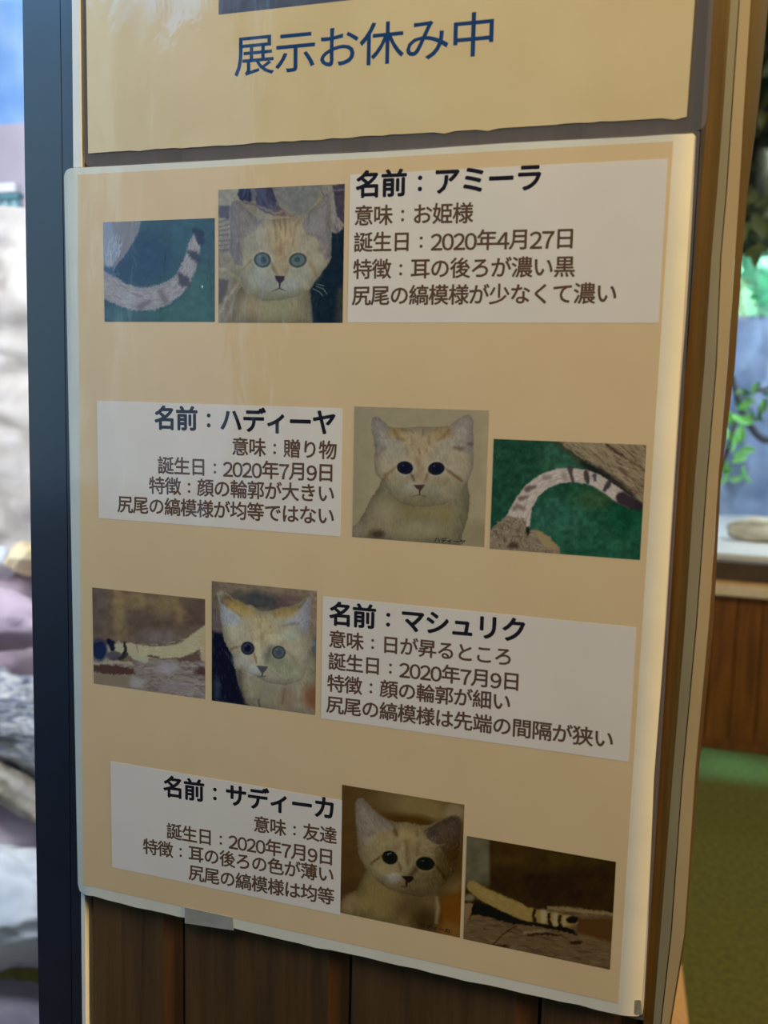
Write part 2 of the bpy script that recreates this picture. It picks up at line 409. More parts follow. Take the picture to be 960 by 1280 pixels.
# ---- lettering
_gl = {}
def glyph(ch, bold):
    k = (ch, bold)
    if k not in _gl:
        cu = bpy.data.curves.new('g', 'FONT'); cu.body = ch; cu.size = 1.0; cu.resolution_u = 3; cu.fill_mode = 'FRONT'
        o = bpy.data.objects.new('g', cu); COL.objects.link(o); dg = bpy.context.evaluated_depsgraph_get()
        me = bpy.data.meshes.new_from_object(o.evaluated_get(dg)); bpy.data.objects.remove(o)
        v0 = np.array([q.co[:2] for q in me.vertices]).reshape(-1, 2); f0 = [tuple(p.vertices) for p in me.polygons]
        v, f = [], []                            # heavier weight: the outline laid down again, shifted by the stroke gain
        for j, (a, b) in enumerate([(0, 0)] if not bold else [(math.cos(t), math.sin(t)) for t in np.arange(8) * math.pi / 4]):
            v.append(v0 + np.array([a, b]) * bold); f += [tuple(i + j * len(v0) for i in t) for t in f0]
        v = np.concatenate(v) if len(v0) else v0
        bpy.data.meshes.remove(me); _gl[k] = (v, f)
    return _gl[k]

_ref = glyph('国', 0)[0]; G0 = _ref[:, 0].min(); GW = _ref[:, 0].max() - G0; GB = _ref[:, 1].min(); GH = _ref[:, 1].max() - GB
CELL = GW / .86                                   # full-width cell in font units; a kanji fills 0.86 of it
def lettering(text, x0, z0, x1, z1, bold, mat, parent, y=-.00022, hs=1.0, name='lettering', dig=.565):
    """one line of writing; (x0, z0)-(x1, z1) are the feet of its first and last characters"""
    cells = [(c, dig if c in '0123456789' else 1.0) for c in text]; tot = sum(w for _, w in cells)
    cw = (x1 - x0) / (tot - .10); sc = cw / CELL; V = []; D = []; Fc = []; cx = -.05
    slope = (z1 - z0) / (x1 - x0)
    for c, wd in cells:
        if c == '：':
            for cy in (.22, .62):
                b = len(V); n = 10; r = .072 + bold * .5
                V += [(x0 + (cx + .5 + r * math.cos(k / n * 6.2832)) * cw, (cy + r * math.sin(k / n * 6.2832)) * cw * hs) for k in range(n)]
                D += [0.0] * n; Fc.append(tuple(range(b, b + n)))
        else:
            v, f = glyph(chr(ord(c) + 0xFEE0) if c in '0123456789' else c, bold); b = len(V); D += [(i // (len(v) // 8)) * 2e-6 if bold else 0.0 for i in range(len(v))]
            if wd < 1:
                cc = (v[:, 0].min() + v[:, 0].max()) / 2; hh = v[:, 1].max()
                px = x0 + (cx + wd / 2) * cw + (v[:, 0] - cc) * sc * 1.0
                pz = v[:, 1] / hh * .80 * cw * hs + .02 * cw
            else:
                px = x0 + (cx + .07) * cw + (v[:, 0] - G0) * sc
                pz = (v[:, 1] - GB) * sc * hs
            V += list(zip(px, pz)); Fc += [tuple(b + i for i in t) for t in f]
        cx += wd
    me = bpy.data.meshes.new(name)
    me.from_pydata([(px, y - dj, z0 + (px - x0) * slope + pz) for (px, pz), dj in zip(V, D)], [], Fc); me.materials.append(mat)
    o = bpy.data.objects.new(name, me); COL.objects.link(o); o.parent = parent; o.matrix_parent_inverse = parent.matrix_basis.inverted()
    return o

# ------------------------------------------------------------------ upper sign
up = empty('laminated_sign', (.16, .003, .4015), 'upper laminated sign on the pillar, pale tan with large blue writing', 'sign')
rnd = random.Random(5)
low = []
for i in range(60):
    x = .0134 + (.3099 - .0134) * i / 59
    low.append((x, .4073 - .0006 * i / 59 + (rnd.uniform(-.0003, .0003) if i < 35 else rnd.choice([0, 0, 0, -.0009, .0003])) ))
pts = low + [(.3115, .56), (.0140, .56)]
slab('printed_sheet', pts, .0035, .0040, M['sign_beige'], up)
def ring(name, outer, inner, y0, y1, mat, parent):
    bm = bmesh.new(); n = len(outer)
    for y in (y0, y1):
        a = [bm.verts.new((x, y, z)) for x, z in outer]; b = [bm.verts.new((x, y, z)) for x, z in inner]
        for i in range(n):
            bm.faces.new((a[i], a[(i + 1) % n], b[(i + 1) % n], b[i]))
    me = mesh_obj(name, bm, mat, parent); return me
def corr(x0, z0, x1, z1, r, n=6): return rounded(rect(x0, z0, x1, z1), r, n)
ring('clear_film_rim', corr(.0106, .4008, .3180, .565, .005), corr(.0136, .4074, .3099, .562, .0003), .0038, .0042, M['film'], up)
tl = lettering('展示お休み中', .0987, .4388, .2263, .4384, .005, M['ink_blue'], up, y=.00347, hs=.90); tl['label'] = 'large blue writing'
pu = Pic([(0, 0), (100, 0), (100, 60), (0, 60)], .0892, .4680, .2400, .548, (190, 178, 165), 90)
pu.grad((96, 98, 110), (84, 86, 98)); pu.mottle(.15, 12)
o = pu.build(up, M['photo'], .00348); o['label'] = 'dark slate printed picture at the top of the sign'

# ------------------------------------------------------------------ poster
po = empty('laminated_sign', (.155, .004, 0), 'large beige laminated notice with four kitten portraits and tail photos', 'sign')
# white card: outline with a rounded upper left corner, slightly wavy lower edge, right margin bent back round the edge
def card_outline():
    P = []
    P += [tuple(p) for p in rounded([(.0000, .3), (-.0001, .3997), (.1, .3993)], [0, .0052, 0])]
    for i in range(1, 12): P.append((.1 + i * .019, .3992 + .0006 * math.sin(i * 1.1) * .4))
    P += [(.3128, .3994), (.3141, .3984)]
    for k, (vv, uu) in enumerate([(240, 866), (280, 864), (380, 858), (460, 852), (600, 843), (780, 832), (975, 817), (1170, 809), (1262, 804)]):
        q = at(uu, vv, 0); P.append((q[0], q[2]))
    P += [(.3142, .0010), (.3120, -.0002)]
    for i in range(1, 34):
        x = .3120 - i * .0091; P.append((x, -.0004 - .0002 * math.sin(i * .7) + (.0006 * math.sin(i * 2.7) if i % 3 == 0 else 0)))
    P += [(.0062, -.0002), (.0014, .0008), (.0000, .0048)]
    return P
out = card_outline()
bm = bmesh.new()
vs = [bm.verts.new((x, 0, z)) for x, z in out]; f = bm.faces.new(vs)
for xx in (.0015, .003, .0045, .006, .0075, .0092, .3035, .3048, .3060, .3072, .3084, .3096, .3108, .3118, .3128, .3136):
    bmesh.ops.bisect_plane(bm, geom=bm.verts[:] + bm.edges[:] + bm.faces[:], plane_co=(xx, 0, 0), plane_no=(1, 0, 0))
for v in bm.verts:
    t = max(0, v.co.x - .3035) / .011; v.co.y += .0026 * t ** 2.0; t = max(0, .0092 - v.co.x) / .0092; v.co.y += .0012 * t ** 2.0
r_ = bmesh.ops.extrude_face_region(bm, geom=bm.faces[:])
for e in r_['geom']:
    if isinstance(e, bmesh.types.BMVert): e.co.y = max(e.co.y + .0008, .0016)
mesh_obj('backing_card', bm, M['white'], po, label='white card showing as a border')
bg = [(.0092, .3963), (.3052, .3963), (.3030, .0052), (.0043, .0058)]
slab('printed_sheet', bg, -.0001, .0001, M['beige'], po)
# clear film rim left and below
rim_o = rounded([(-.0012, -.0016), (.3150, -.0022), (.3158, .4004), (-.0008, .4006)], [.006, .001, .001, .006], 6)
rim_i = rounded([(.0012, .0004), (.3128, .0002), (.3136, .3990), (.0012, .3990)], [.003, .001, .001, .004], 6)
ring('clear_film_rim', rim_o, rim_i, .0022, .0026, M['film'], po)
q = [at(*p, -.0003) for p in [(231, 1134), (291, 1147), (292, 1163), (231, 1154)]]
slab('tape_piece', [(p[0], p[2]) for p in q][::-1], -.0004, -.0001, M['tape'], po, label='grey tape on the lower border')
q = rounded([tuple(at(*p, 0)[[0, 2]]) for p in [(783, 1262), (790, 1252), (801, 1252), (802, 1271), (786, 1267)]], .0008, 3)
slab('dirt_patch', q[::-1], .0010, .0014, M['dirt'], po)
q_ = [tuple(at(*p, 0)[[0, 2]]) for p in [(80, 262), (100, 268), (128, 266), (141, 268), (143, 276), (131, 277), (100, 278), (99, 330), (97, 332), (80, 330)]]
panels = {1: (.1603, .3212, .3035, .3893), 2: (.0189, .2178, .1583, .2805), 3: (.1495, .1240, .3015, .1870), 4: (.0240, .0202, .1617, .0823)}
txt = {1: [('名前：アミーラ', .1638, .3788, .2506, .3785), ('意味：お姫様', .1632, .3661, .2196, .3656), ('誕生日：2020年4月27日', .1632, .3540, .2661, .3533), ('特徴：耳の後ろが濃い黒', .1631, .3416, .2665, .3412), ('尻尾の縞模様が少なくて濃い', .1627, .3294, .2852, .3296)],
       2: [('名前：ハディーヤ', .0545, .2668, .1547, .2676), ('意味：贈り物', .0992, .2553, .1554, .2556), ('誕生日：2020年7月9日', .0561, .2437, .1545, .2446), ('特徴：顔の輪郭が大きい', .0507, .2329, .1547, .2343), ('尻尾の縞模様が均等ではない', .0312, .2218, .1548, .2232)],
       3: [('名前：マシュリク', .1537, .1731, .2519, .1744), ('意味：日が昇るところ', .1535, .1615, .2460, .1625), ('誕生日：2020年7月9日', .1535, .1501, .2502, .1509), ('特徴：顔の輪郭が細い', .1530, .1387, .2459, .1405), ('尻尾の縞模様は先端の間隔が狭い', .1527, .1276, .2941, .1290)],
       4: [('名前：サディーカ', .0581, .0676, .1579, .0712), ('意味：友達', .1124, .0570, .1587, .0583), ('誕生日：2020年7月9日', .0598, .0438, .1576, .0464), ('特徴：耳の後ろの色が薄い', .0448, .0322, .1577, .0368), ('尻尾の縞模様は均等', .0734, .0224, .1579, .0249)]}
for k, (x0, z0, x1, z1) in panels.items():
    p = slab('text_panel', rect(x0, z0, x1, z1), -.0002, -.0001, M['panel'], po)
    p['label'] = ['', 'white text panel in the top row', 'white text panel in the second row', 'white text panel in the third row', 'white text panel in the bottom row'][k]
    for i, (s_, a, b, c, d) in enumerate(txt[k]):
        lettering(s_, a, b, c, d, .030 if i == 0 else .019, M['ink_dark'] if i == 0 else M['ink_brown'], p, hs=.98)

# ---- the eight photographs
def cat(P, o):
    """kitten portrait: o holds outlines and colours in sketch coordinates"""
    P.warp(7, 9)
    P.poly(o['body'], o['c_body'], 14)
    P.streaks(o['body'], tuple(c * .86 for c in o['c_body']), 260, 30, 80, 2.4, .35, 4)
    P.streaks(o['body'], tuple(min(255, c * 1.12) for c in o['c_body']), 260, 28, 80, 2.2, .35, 5)
    P.form(o['body'], .22, 110); P.fur(o['body'], .11, 31)
    P.warp(5, 8)
    P.poly(o['head'], o['c_head'], 9)
    for e in o['ears']:
        P.poly(e['p'], e['c'], 14)
        P.streaks(e['p'], tuple(c * .82 for c in e['c']), 90, 34, e['a'], 2.2, .35, 8)
        P.streaks(e['p'], tuple(min(255, c * 1.13) for c in e['c']), 90, 34, e['a'], 2.2, .35, 9)
    P.warp(9, 14)
    for t in o['tint']: P.ell(*(tuple(t[:4]) + (tuple(c * (.90 if sum(t[4]) > 480 else 1) for c in t[4]),) + (min(1.0, t[5] * 1.25), t[6] * .85) + tuple(t[7:])))
    P.streaks(o['head'], tuple(c * .87 for c in o['c_head']), 420, 20, 95, 2.0, .28, 11, 1.4)
    P.streaks(o['head'], tuple(min(255, c * 1.10) for c in o['c_head']), 420, 20, 85, 2.0, .28, 12, 1.4)
    P.warp(5, 7)
    for l in o['marks']: P.line(l[0], l[1], l[2], l[3] * 1.9, l[4] * .85)
    P.warp(0); P.form(o['head'], .20, 80); P.fur(o['head'], .10, 41, 80); P.warp(1.5, 9)
    for e in o['eyes']:
        cx, cy, rx, ry, rot, iris, pup = e
        P.ell(cx, cy, rx * 1.22, ry * 1.24, o.get('c_rim', (206, 196, 178)), .35, .45, rot)
        P.ell(cx, cy, rx * 1.04, ry * 1.05, tuple(c * .42 for c in iris), .22, .95, rot)
        P.ell(cx, cy, rx * .88, ry * .86, iris, .35, 1, rot)
        P.ell(cx + pup[2], cy + pup[3], pup[0], pup[1], pup[4], .4, .9, rot)
        P.ell(cx - rx * .25, cy - ry * .4, rx * .11, ry * .10, (150, 160, 165), .6, .4)
    for l in o['nose']: P.poly(*l)
    for l in o['mouth']: P.line(*l)

Q = lambda *a: [tuple(p) for p in a]
# kitten 1 (top row)
P2 = Pic(Q((50, 88), (893, 55), (865, 982), (38, 975)), .0911, .3211, .1577, .3853, (190, 178, 168))
P2.fill((150, 137, 118)); P2.warp(10, 30)
P2.poly(Q((40, 80), (185, 80), (180, 180), (130, 240), (40, 200)), (158, 146, 128), 12)
P2.poly(Q((410, 60), (760, 50), (640, 262), (545, 275), (440, 190)), (134, 128, 124), 16)
P2.poly(Q((180, 75), (265, 75), (300, 150), (230, 185), (185, 150)), (62, 62, 84), 14)
P2.poly(Q((265, 75), (300, 75), (310, 170), (270, 160)), (118, 112, 122), 14)
P2.poly(Q((300, 70), (405, 70), (440, 190), (540, 268), (400, 262), (300, 205)), (74, 69, 88), 14)
P2.line(Q((220, 165), (330, 205), (420, 245), (480, 235), (540, 270)), 9, (128, 108, 112), 8)
P2.poly(Q((45, 195), (128, 200), (120, 290), (50, 270)), (92, 84, 98), 16)
P2.poly(Q((45, 270), (125, 290), (125, 520), (45, 510)), (150, 138, 122), 12)
for i in range(7): P2.line(Q((45, 300 + i * 32), (120, 285 + i * 34)), 5, (100, 90, 92), 8, .7)
for i in range(4): P2.line(Q((60 + i * 16, 505), (80 + i * 14, 380)), 3, (96, 86, 88), 6, .5)
P2.poly(Q((38, 520), (125, 520), (200, 700), (200, 980), (38, 975)), (146, 130, 108), 14)
P2.poly(Q((38, 690), (110, 690), (90, 800), (40, 860)), (94, 82, 78), 20)
P2.line(Q((30, 600), (110, 640), (190, 690)), 10, (176, 158, 130), 16, .7)
P2.line(Q((50, 900), (110, 800), (170, 720)), 8, (168, 152, 138), 12, .8)
P2.line(Q((80, 960), (140, 850)), 8, (160, 146, 134), 12, .7)
P2.poly(Q((780, 370), (900, 340), (870, 990), (650, 990), (640, 760), (760, 600)), (36, 48, 58), 14)
P2.poly(Q((835, 760), (880, 740), (870, 985), (820, 985)), (74, 70, 66), 30, .8)
P2.poly(Q((730, 100), (800, 60), (825, 230), (880, 345), (830, 390), (785, 360)), (156, 141, 138), 12)
P2.poly(Q((812, 60), (895, 50), (885, 330), (840, 270), (820, 160)), (84, 72, 84), 12)
P2.line(Q((815, 100), (885, 95)), 6, (140, 128, 140), 8, .6); P2.line(Q((820, 125), (885, 130)), 5, (60, 52, 66), 8, .7)
P2.streaks(Q((730, 100), (800, 60), (825, 230), (880, 345), (830, 390), (785, 360)), (110, 98, 98), 60, 40, 70, 2.5, .6, 3)
P2.mottle(.07, 22, 2)
cat(P2, dict(
 body=Q((205, 720), (150, 800), (120, 990), (668, 990), (655, 840), (648, 700), (450, 600)), c_body=(160, 144, 118),
 head=Q((122, 200), (140, 165), (175, 155), (215, 175), (262, 235), (325, 280), (400, 288), (520, 280), (610, 266), (660, 225), (730, 165), (775, 150), (797, 185), (800, 420), (790, 560), (765, 605), (700, 680), (655, 752), (560, 805), (440, 832), (330, 828), (260, 790), (205, 740), (185, 670), (140, 600), (116, 520), (122, 330)), c_head=(186, 168, 146),
 ears=[dict(p=Q((126, 200), (150, 165), (185, 165), (262, 245), (330, 300), (300, 360), (225, 410), (205, 500), (205, 600), (160, 590), (122, 500)), c=(146, 134, 134), a=60),
       dict(p=Q((600, 335), (650, 245), (735, 170), (775, 158), (793, 190), (792, 545), (755, 560), (700, 420), (640, 390)), c=(152, 139, 138), a=-60)],
 tint=[(300, 440, 100, 90, (178, 166, 150), .6, .85), (640, 470, 80, 90, (182, 164, 144), .7, .7), (460, 400, 120, 160, (190, 158, 120), .7, .75),
       (300, 650, 110, 90, (158, 158, 142), .7, .85), (610, 640, 95, 80, (162, 156, 138), .7, .8), (430, 780, 160, 60, (146, 144, 122), .7, .85),
       (395, 715, 80, 48, (184, 180, 172), .5, .9), (510, 730, 68, 50, (186, 182, 176), .5, .9), (455, 560, 38, 110, (176, 146, 116), .6, .8),
       (410, 480, 30, 70, (192, 172, 140), .6, .7), (515, 490, 28, 70, (192, 172, 140), .6, .7), (235, 470, 45, 50, (150, 138, 132), .8, .5), (430, 900, 120, 80, (170, 160, 122), .8, .6), (240, 880, 70, 60, (178, 146, 118), .8, .5)],
 marks=[(Q((420, 290), (425, 340), (432, 430)), [5, 7, 3], (118, 94, 82), 8, .6), (Q((455, 300), (462, 350)), 5, (120, 98, 86), 8, .55), (Q((488, 285), (494, 350), (492, 400)), [5, 7, 3], (112, 90, 82), 8, .6),
        (Q((520, 300), (530, 400)), 4, (130, 104, 88), 8, .5), (Q((375, 360), (385, 420), (382, 470)), [6, 5, 3], (140, 114, 96), 9, .5), (Q((560, 330), (545, 430), (535, 470)), [6, 5, 3], (140, 114, 96), 9, .5),
        (Q((330, 300), (345, 335)), 8, (130, 104, 78), 12, .5), (Q((590, 295), (560, 330)), 8, (140, 112, 84), 12, .5), (Q((462, 430), (460, 520)), 6, (150, 112, 88), 10, .6),
        (Q((395, 575), (415, 625), (432, 660)), [5, 9, 6], (112, 92, 80), 10, .75), (Q((515, 580), (500, 630), (490, 662)), [5, 6, 5], (150, 112, 80), 10, .6),
        (Q((272, 552), (240, 585), (205, 620)), [5, 4, 3], (142, 110, 84), 8, .7), (Q((628, 545), (668, 600), (690, 660)), [5, 9, 8], (168, 122, 84), 12, .8),
        (Q((170, 400), (230, 400)), [10, 3], (112, 96, 104), 14, .5), (Q((175, 460), (178, 495)), 12, (110, 94, 100), 16, .5), (Q((640, 385), (700, 400), (740, 425)), [3, 9, 12], (116, 100, 104), 14, .6), (Q((718, 480), (722, 500)), 12, (112, 98, 100), 14, .5),
        (Q((230, 790), (300, 820), (380, 835)), 5, (150, 124, 92), 12, .5), (Q((525, 840), (535, 865)), 4, (120, 100, 76), 6, .6)],
 eyes=[(337, 558, 54, 48, 8, (104, 116, 118), (20, 24, 6, 0, (66, 82, 90))), (573, 562, 56, 46, -12, (106, 117, 114), (20, 20, -4, -6, (64, 84, 86)))],
 nose=[(Q((416, 664), (486, 667), (478, 695), (450, 722), (428, 698)), (72, 60, 74), 7)],
 mouth=[(Q((450, 715), (449, 748)), 5, (64, 54, 60), 5), (Q((400, 768), (449, 748), (490, 768)), [2, 6, 2], (96, 80, 74), 6, .8)]))
P2.warp(0)
for l in (Q((690, 735), (740, 755), (765, 790)), Q((670, 752), (715, 775), (735, 800)), Q((700, 722), (745, 735))): P2.line(l, 1.6, (190, 196, 190), 3, .75)
P2.gain = 0.66; P2.build(po, M['photo'], label='portrait of a pale kitten with wide grey eyes, top row')

# kitten 2 (second row)
P3 = Pic(Q((45, 42), (917, 68), (877, 953), (28, 888)), .1646, .2181, .2306, .2816, (178, 166, 152))
P3.grad((164, 144, 114), (168, 148, 114)); P3.put(np.clip((P3.X - 780) / 130, 0, 1) * .6, (176, 152, 118)); P3.put(np.clip((200 - P3.X) / 200, 0, 1) * .5, (148, 128, 100))
P3.ell(830, 880, 110, 90, (142, 120, 92), .8, .6); P3.mottle(.02, 60, 2)
cat(P3, dict(
 body=Q((215, 530), (200, 570), (150, 640), (100, 740), (60, 800), (25, 830), (25, 900), (720, 960), (740, 860), (775, 760), (788, 640), (770, 530), (500, 500)), c_body=(140, 124, 94),
 head=Q((150, 150), (160, 115), (190, 105), (225, 130), (270, 175), (350, 182), (400, 178), (470, 172), (560, 175), (660, 168), (700, 130), (760, 98), (795, 95), (815, 130), (815, 300), (812, 440), (780, 520), (735, 575), (690, 640), (620, 680), (520, 695), (420, 695), (340, 670), (270, 620), (215, 520), (180, 480), (168, 400), (178, 300), (155, 200)), c_head=(172, 151, 123),
 ears=[dict(p=Q((152, 150), (165, 115), (195, 112), (255, 180), (330, 240), (350, 268), (270, 300), (230, 330), (190, 330), (178, 290)), c=(160, 144, 132), a=55),
       dict(p=Q((605, 260), (680, 170), (740, 115), (795, 98), (812, 130), (812, 330), (770, 360), (700, 310)), c=(164, 146, 130), a=-50)],
 tint=[(320, 215, 70, 40, (180, 142, 92), .7, .8), (610, 215, 70, 40, (182, 144, 92), .7, .8), (460, 290, 100, 110, (178, 146, 106), .8, .6), (300, 325, 90, 45, (184, 168, 144), .6, .85), (640, 320, 70, 55, (176, 160, 132), .7, .6),
       (320, 560, 90, 70, (146, 134, 104), .7, .8), (620, 550, 90, 70, (148, 130, 98), .7, .8), (400, 575, 55, 35, (160, 150, 128), .5, .9), (530, 590, 60, 40, (150, 140, 116), .5, .9), (465, 470, 30, 90, (168, 136, 104), .7, .7),
       (450, 650, 170, 50, (128, 116, 84), .7, .85), (430, 730, 110, 50, (140, 120, 72), .8, .6), (620, 740, 60, 55, (146, 122, 74), .8, .7), (230, 740, 90, 90, (178, 150, 118), .8, .5), (450, 850, 150, 60, (170, 154, 116), .8, .5), (190, 870, 45, 28, (60, 46, 36), .8, .8), (60, 840, 60, 50, (170, 146, 128), .7, .5)],
 marks=[(Q((300, 200), (330, 250), (365, 262)), [5, 10, 6], (120, 88, 58), 12, .7), (Q((655, 195), (620, 240), (585, 262)), [6, 9, 6], (128, 94, 60), 12, .7), (Q((527, 240), (527, 285)), 8, (130, 94, 60), 10, .6), (Q((405, 195), (425, 212)), 4, (100, 76, 56), 7, .6), (Q((488, 195), (488, 230)), 4, (100, 76, 60), 7, .6), (Q((415, 240), (418, 290)), 4, (130, 98, 70), 8, .5),
        (Q((355, 190), (385, 205)), 5, (106, 80, 56), 7, .5), (Q((562, 200), (580, 190)), 4, (100, 76, 56), 7, .5), (Q((460, 320), (465, 345)), 4, (96, 70, 50), 7, .6), (Q((510, 315), (512, 335)), 4, (96, 70, 50), 7, .6), (Q((375, 310), (385, 350)), 8, (130, 110, 88), 14, .5), (Q((570, 320), (580, 350)), 6, (130, 110, 88), 12, .4),
        (Q((405, 475), (420, 500), (428, 525)), [8, 9, 6], (92, 62, 38), 9, .8), (Q((518, 475), (505, 505), (502, 525)), [8, 8, 6], (110, 72, 42), 9, .7), (Q((318, 430), (285, 460), (245, 485), (235, 520)), [5, 6, 10, 12], (126, 90, 56), 12, .8), (Q((622, 440), (670, 475), (715, 510), (740, 528)), [4, 8, 9, 4], (104, 70, 44), 9, .85),
        (Q((465, 395), (465, 460)), 10, (140, 108, 80), 16, .5), (Q((690, 310), (740, 318)), [8, 14], (92, 72, 62), 12, .7), (Q((785, 285), (800, 288)), 8, (92, 74, 60), 10, .7), (Q((240, 310), (190, 360)), [6, 8], (126, 104, 88), 14, .5), (Q((195, 245), (330, 250)), 3, (120, 102, 90), 8, .4), (Q((175, 290), (182, 300)), 5, (90, 70, 56), 8, .6), (Q((270, 640), (340, 680), (430, 705)), 6, (128, 108, 68), 14, .5), (Q((100, 760), (150, 700), (180, 640)), 10, (140, 118, 92), 18, .4)],
 eyes=[(370, 441, 50, 40, 8, (42, 42, 54), (30, 26, 0, 0, (30, 32, 46))), (572, 446, 52, 40, -10, (42, 42, 54), (30, 26, 0, 0, (30, 32, 46)))],
 nose=[(Q((422, 552), (498, 550), (488, 570), (465, 592), (440, 572)), (78, 58, 56), 7)],
 mouth=[(Q((465, 585), (463, 615)), 4, (60, 46, 40), 5), (Q((420, 625), (463, 615), (505, 628)), [2, 4, 2], (104, 84, 66), 7, .7)]))
P3.gain = 0.66; o3 = P3.build(po, M['photo'], label='portrait of a round-faced kitten with dark eyes, second row')
a = P3.xz(556, 922); b = P3.xz(756, 938); lettering('ハディーヤ', a[0], a[1], b[0], b[1], .02, M['ink_dark'], o3, hs=.85)

# kitten 3 (third row)
P6 = Pic(Q((70, 42), (910, 118), (882, 1105), (55, 998)), .0872, .1253, .1463, .1894, (168, 156, 142))
P6.grad((112, 92, 74), (60, 50, 46)); P6.warp(12, 40)
P6.poly(Q((50, 30), (260, 60), (330, 240), (100, 200), (60, 300)), (98, 80, 66), 60)
P6.line(Q((150, 80), (420, 110), (760, 130)), 30, (126, 104, 82), 60, .6)
P6.ell(460, 200, 190, 70, (62, 60, 58), .9, .9, 8); P6.ell(680, 190, 90, 60, (96, 70, 66), .9, .7); P6.put(np.clip((P6.X - 780) / 90, 0, 1) * np.clip((520 - P6.Y) / 100, 0, 1) * .8, (128, 104, 88))
P6.poly(Q((60, 280), (110, 280), (150, 420), (140, 480), (60, 480)), (96, 78, 74), 40)
P6.poly(Q((60, 440), (150, 460), (230, 600), (260, 780), (335, 1030), (50, 1000)), (22, 26, 38), 40)
P6.ell(870, 560, 50, 60, (92, 90, 92), .6, .9)
P6.streaks(Q((70, 500), (200, 620), (300, 1000), (70, 980)), (70, 72, 84), 26, 30, 80, 2.5, .5, 4)
P6.ell(100, 900, 30, 90, (64, 68, 74), .9, .6)
P6.mottle(.08, 30, 3)
cat(P6, dict(
 body=Q((240, 700), (270, 860), (330, 1020), (420, 1060), (900, 1120), (905, 660), (830, 560), (560, 600)), c_body=(136, 120, 96),
 head=Q((112, 130), (140, 122), (200, 150), (260, 195), (330, 235), (385, 232), (430, 270), (480, 285), (560, 275), (610, 260), (700, 245), (760, 225), (810, 185), (840, 168), (858, 190), (850, 400), (840, 560), (830, 700), (780, 830), (650, 870), (500, 850), (400, 800), (300, 750), (240, 735), (232, 640), (200, 590), (160, 510), (150, 430), (130, 250)), c_head=(154, 138, 112),
 ears=[dict(p=Q((112, 140), (135, 240), (145, 380), (200, 410), (280, 395), (290, 320), (200, 275), (140, 200)), c=(150, 144, 142), a=50),
       dict(p=Q((640, 380), (720, 330), (800, 215), (845, 172), (856, 200), (850, 380), (820, 470), (740, 400)), c=(146, 136, 134), a=-55)],
 tint=[(190, 200, 60, 40, (100, 76, 58), .5, .9, 35), (270, 240, 90, 42, (160, 124, 66), .6, .9, 22), (350, 290, 70, 45, (162, 130, 74), .7, .8), (650, 290, 90, 40, (160, 124, 72), .6, .9, -8), (740, 250, 40, 25, (140, 112, 74), .6, .8, -20),
       (470, 400, 100, 110, (164, 136, 90), .8, .6), (240, 440, 60, 60, (164, 152, 124), .7, .7), (700, 470, 70, 40, (150, 150, 128), .6, .8), (560, 500, 60, 35, (180, 164, 130), .6, .8), (430, 560, 30, 120, (180, 158, 122), .6, .8),
       (300, 670, 70, 60, (156, 144, 132), .7, .8), (390, 745, 60, 45, (168, 160, 152), .5, .9), (560, 640, 80, 70, (108, 104, 84), .7, .75), (640, 720, 130, 80, (118, 112, 88), .7, .75), (560, 850, 160, 80, (130, 120, 100), .7, .7), (500, 940, 120, 60, (122, 112, 88), .8, .6), (860, 960, 70, 90, (112, 60, 40), .8, .8), (660, 960, 60, 80, (124, 88, 72), .8, .6), (830, 520, 40, 70, (158, 136, 104), .7, .6)],
 marks=[(Q((200, 240), (260, 290), (300, 320)), [8, 6, 6], (110, 82, 40), 12, .6), (Q((112, 140), (140, 122), (200, 150)), 5, (150, 130, 104), 8, .7), (Q((570, 295), (572, 330)), 7, (120, 92, 52), 10, .6), (Q((450, 300), (455, 330)), 3, (110, 86, 60), 6, .5), (Q((500, 330), (505, 360)), 3, (110, 86, 60), 6, .5), (Q((536, 400), (536, 412)), 6, (90, 70, 50), 6, .6), (Q((465, 460), (462, 560)), 7, (126, 100, 64), 12, .6),
        (Q((400, 620), (412, 660), (418, 690)), [6, 6, 5], (100, 62, 44), 8, .8), (Q((300, 560), (240, 575), (215, 590)), [4, 7, 10], (104, 74, 52), 10, .8), (Q((540, 580), (510, 640), (500, 690)), [22, 18, 10], (86, 82, 68), 20, .7), (Q((650, 600), (720, 650), (740, 700)), [8, 10, 10], (110, 94, 70), 16, .6), (Q((640, 395), (700, 380), (760, 375)), [4, 9, 8], (94, 80, 66), 12, .6), (Q((770, 440), (790, 470)), 24, (110, 96, 86), 30, .6), (Q((820, 190), (770, 250)), [5, 8], (80, 62, 56), 10, .6),
        (Q((545, 740), (600, 790), (660, 815), (740, 740)), 3, (156, 150, 120), 6, .5), (Q((280, 760), (290, 900), (320, 1010)), [14, 14, 8], (70, 60, 56), 14, .7), (Q((340, 780), (380, 960)), 8, (160, 146, 124), 14, .5), (Q((430, 990), (440, 1040)), 6, (36, 30, 32), 8, .7), (Q((560, 990), (600, 880)), 4, (150, 136, 124), 8, .5), (Q((620, 1020), (640, 900)), 6, (96, 60, 54), 10, .6), (Q((700, 980), (710, 880)), 6, (140, 124, 116), 10, .5)],
 eyes=[(350, 578, 52, 50, 25, (54, 52, 66), (26, 28, 0, 0, (20, 24, 40))), (598, 608, 52, 50, -5, (82, 86, 82), (26, 28, 0, 0, (64, 70, 74)))], c_rim=(158, 146, 120),
 nose=[(Q((418, 715), (510, 722), (495, 750), (465, 785), (440, 752)), (72, 70, 70), 9)],
 mouth=[(Q((465, 780), (458, 805)), 5, (64, 62, 62), 6), (Q((430, 800), (458, 805), (490, 798)), 5, (80, 76, 72), 7, .8)]))
P6.gain = 0.88; P6.build(po, M['photo'], label='portrait of a kitten with ears turned sideways, third row')

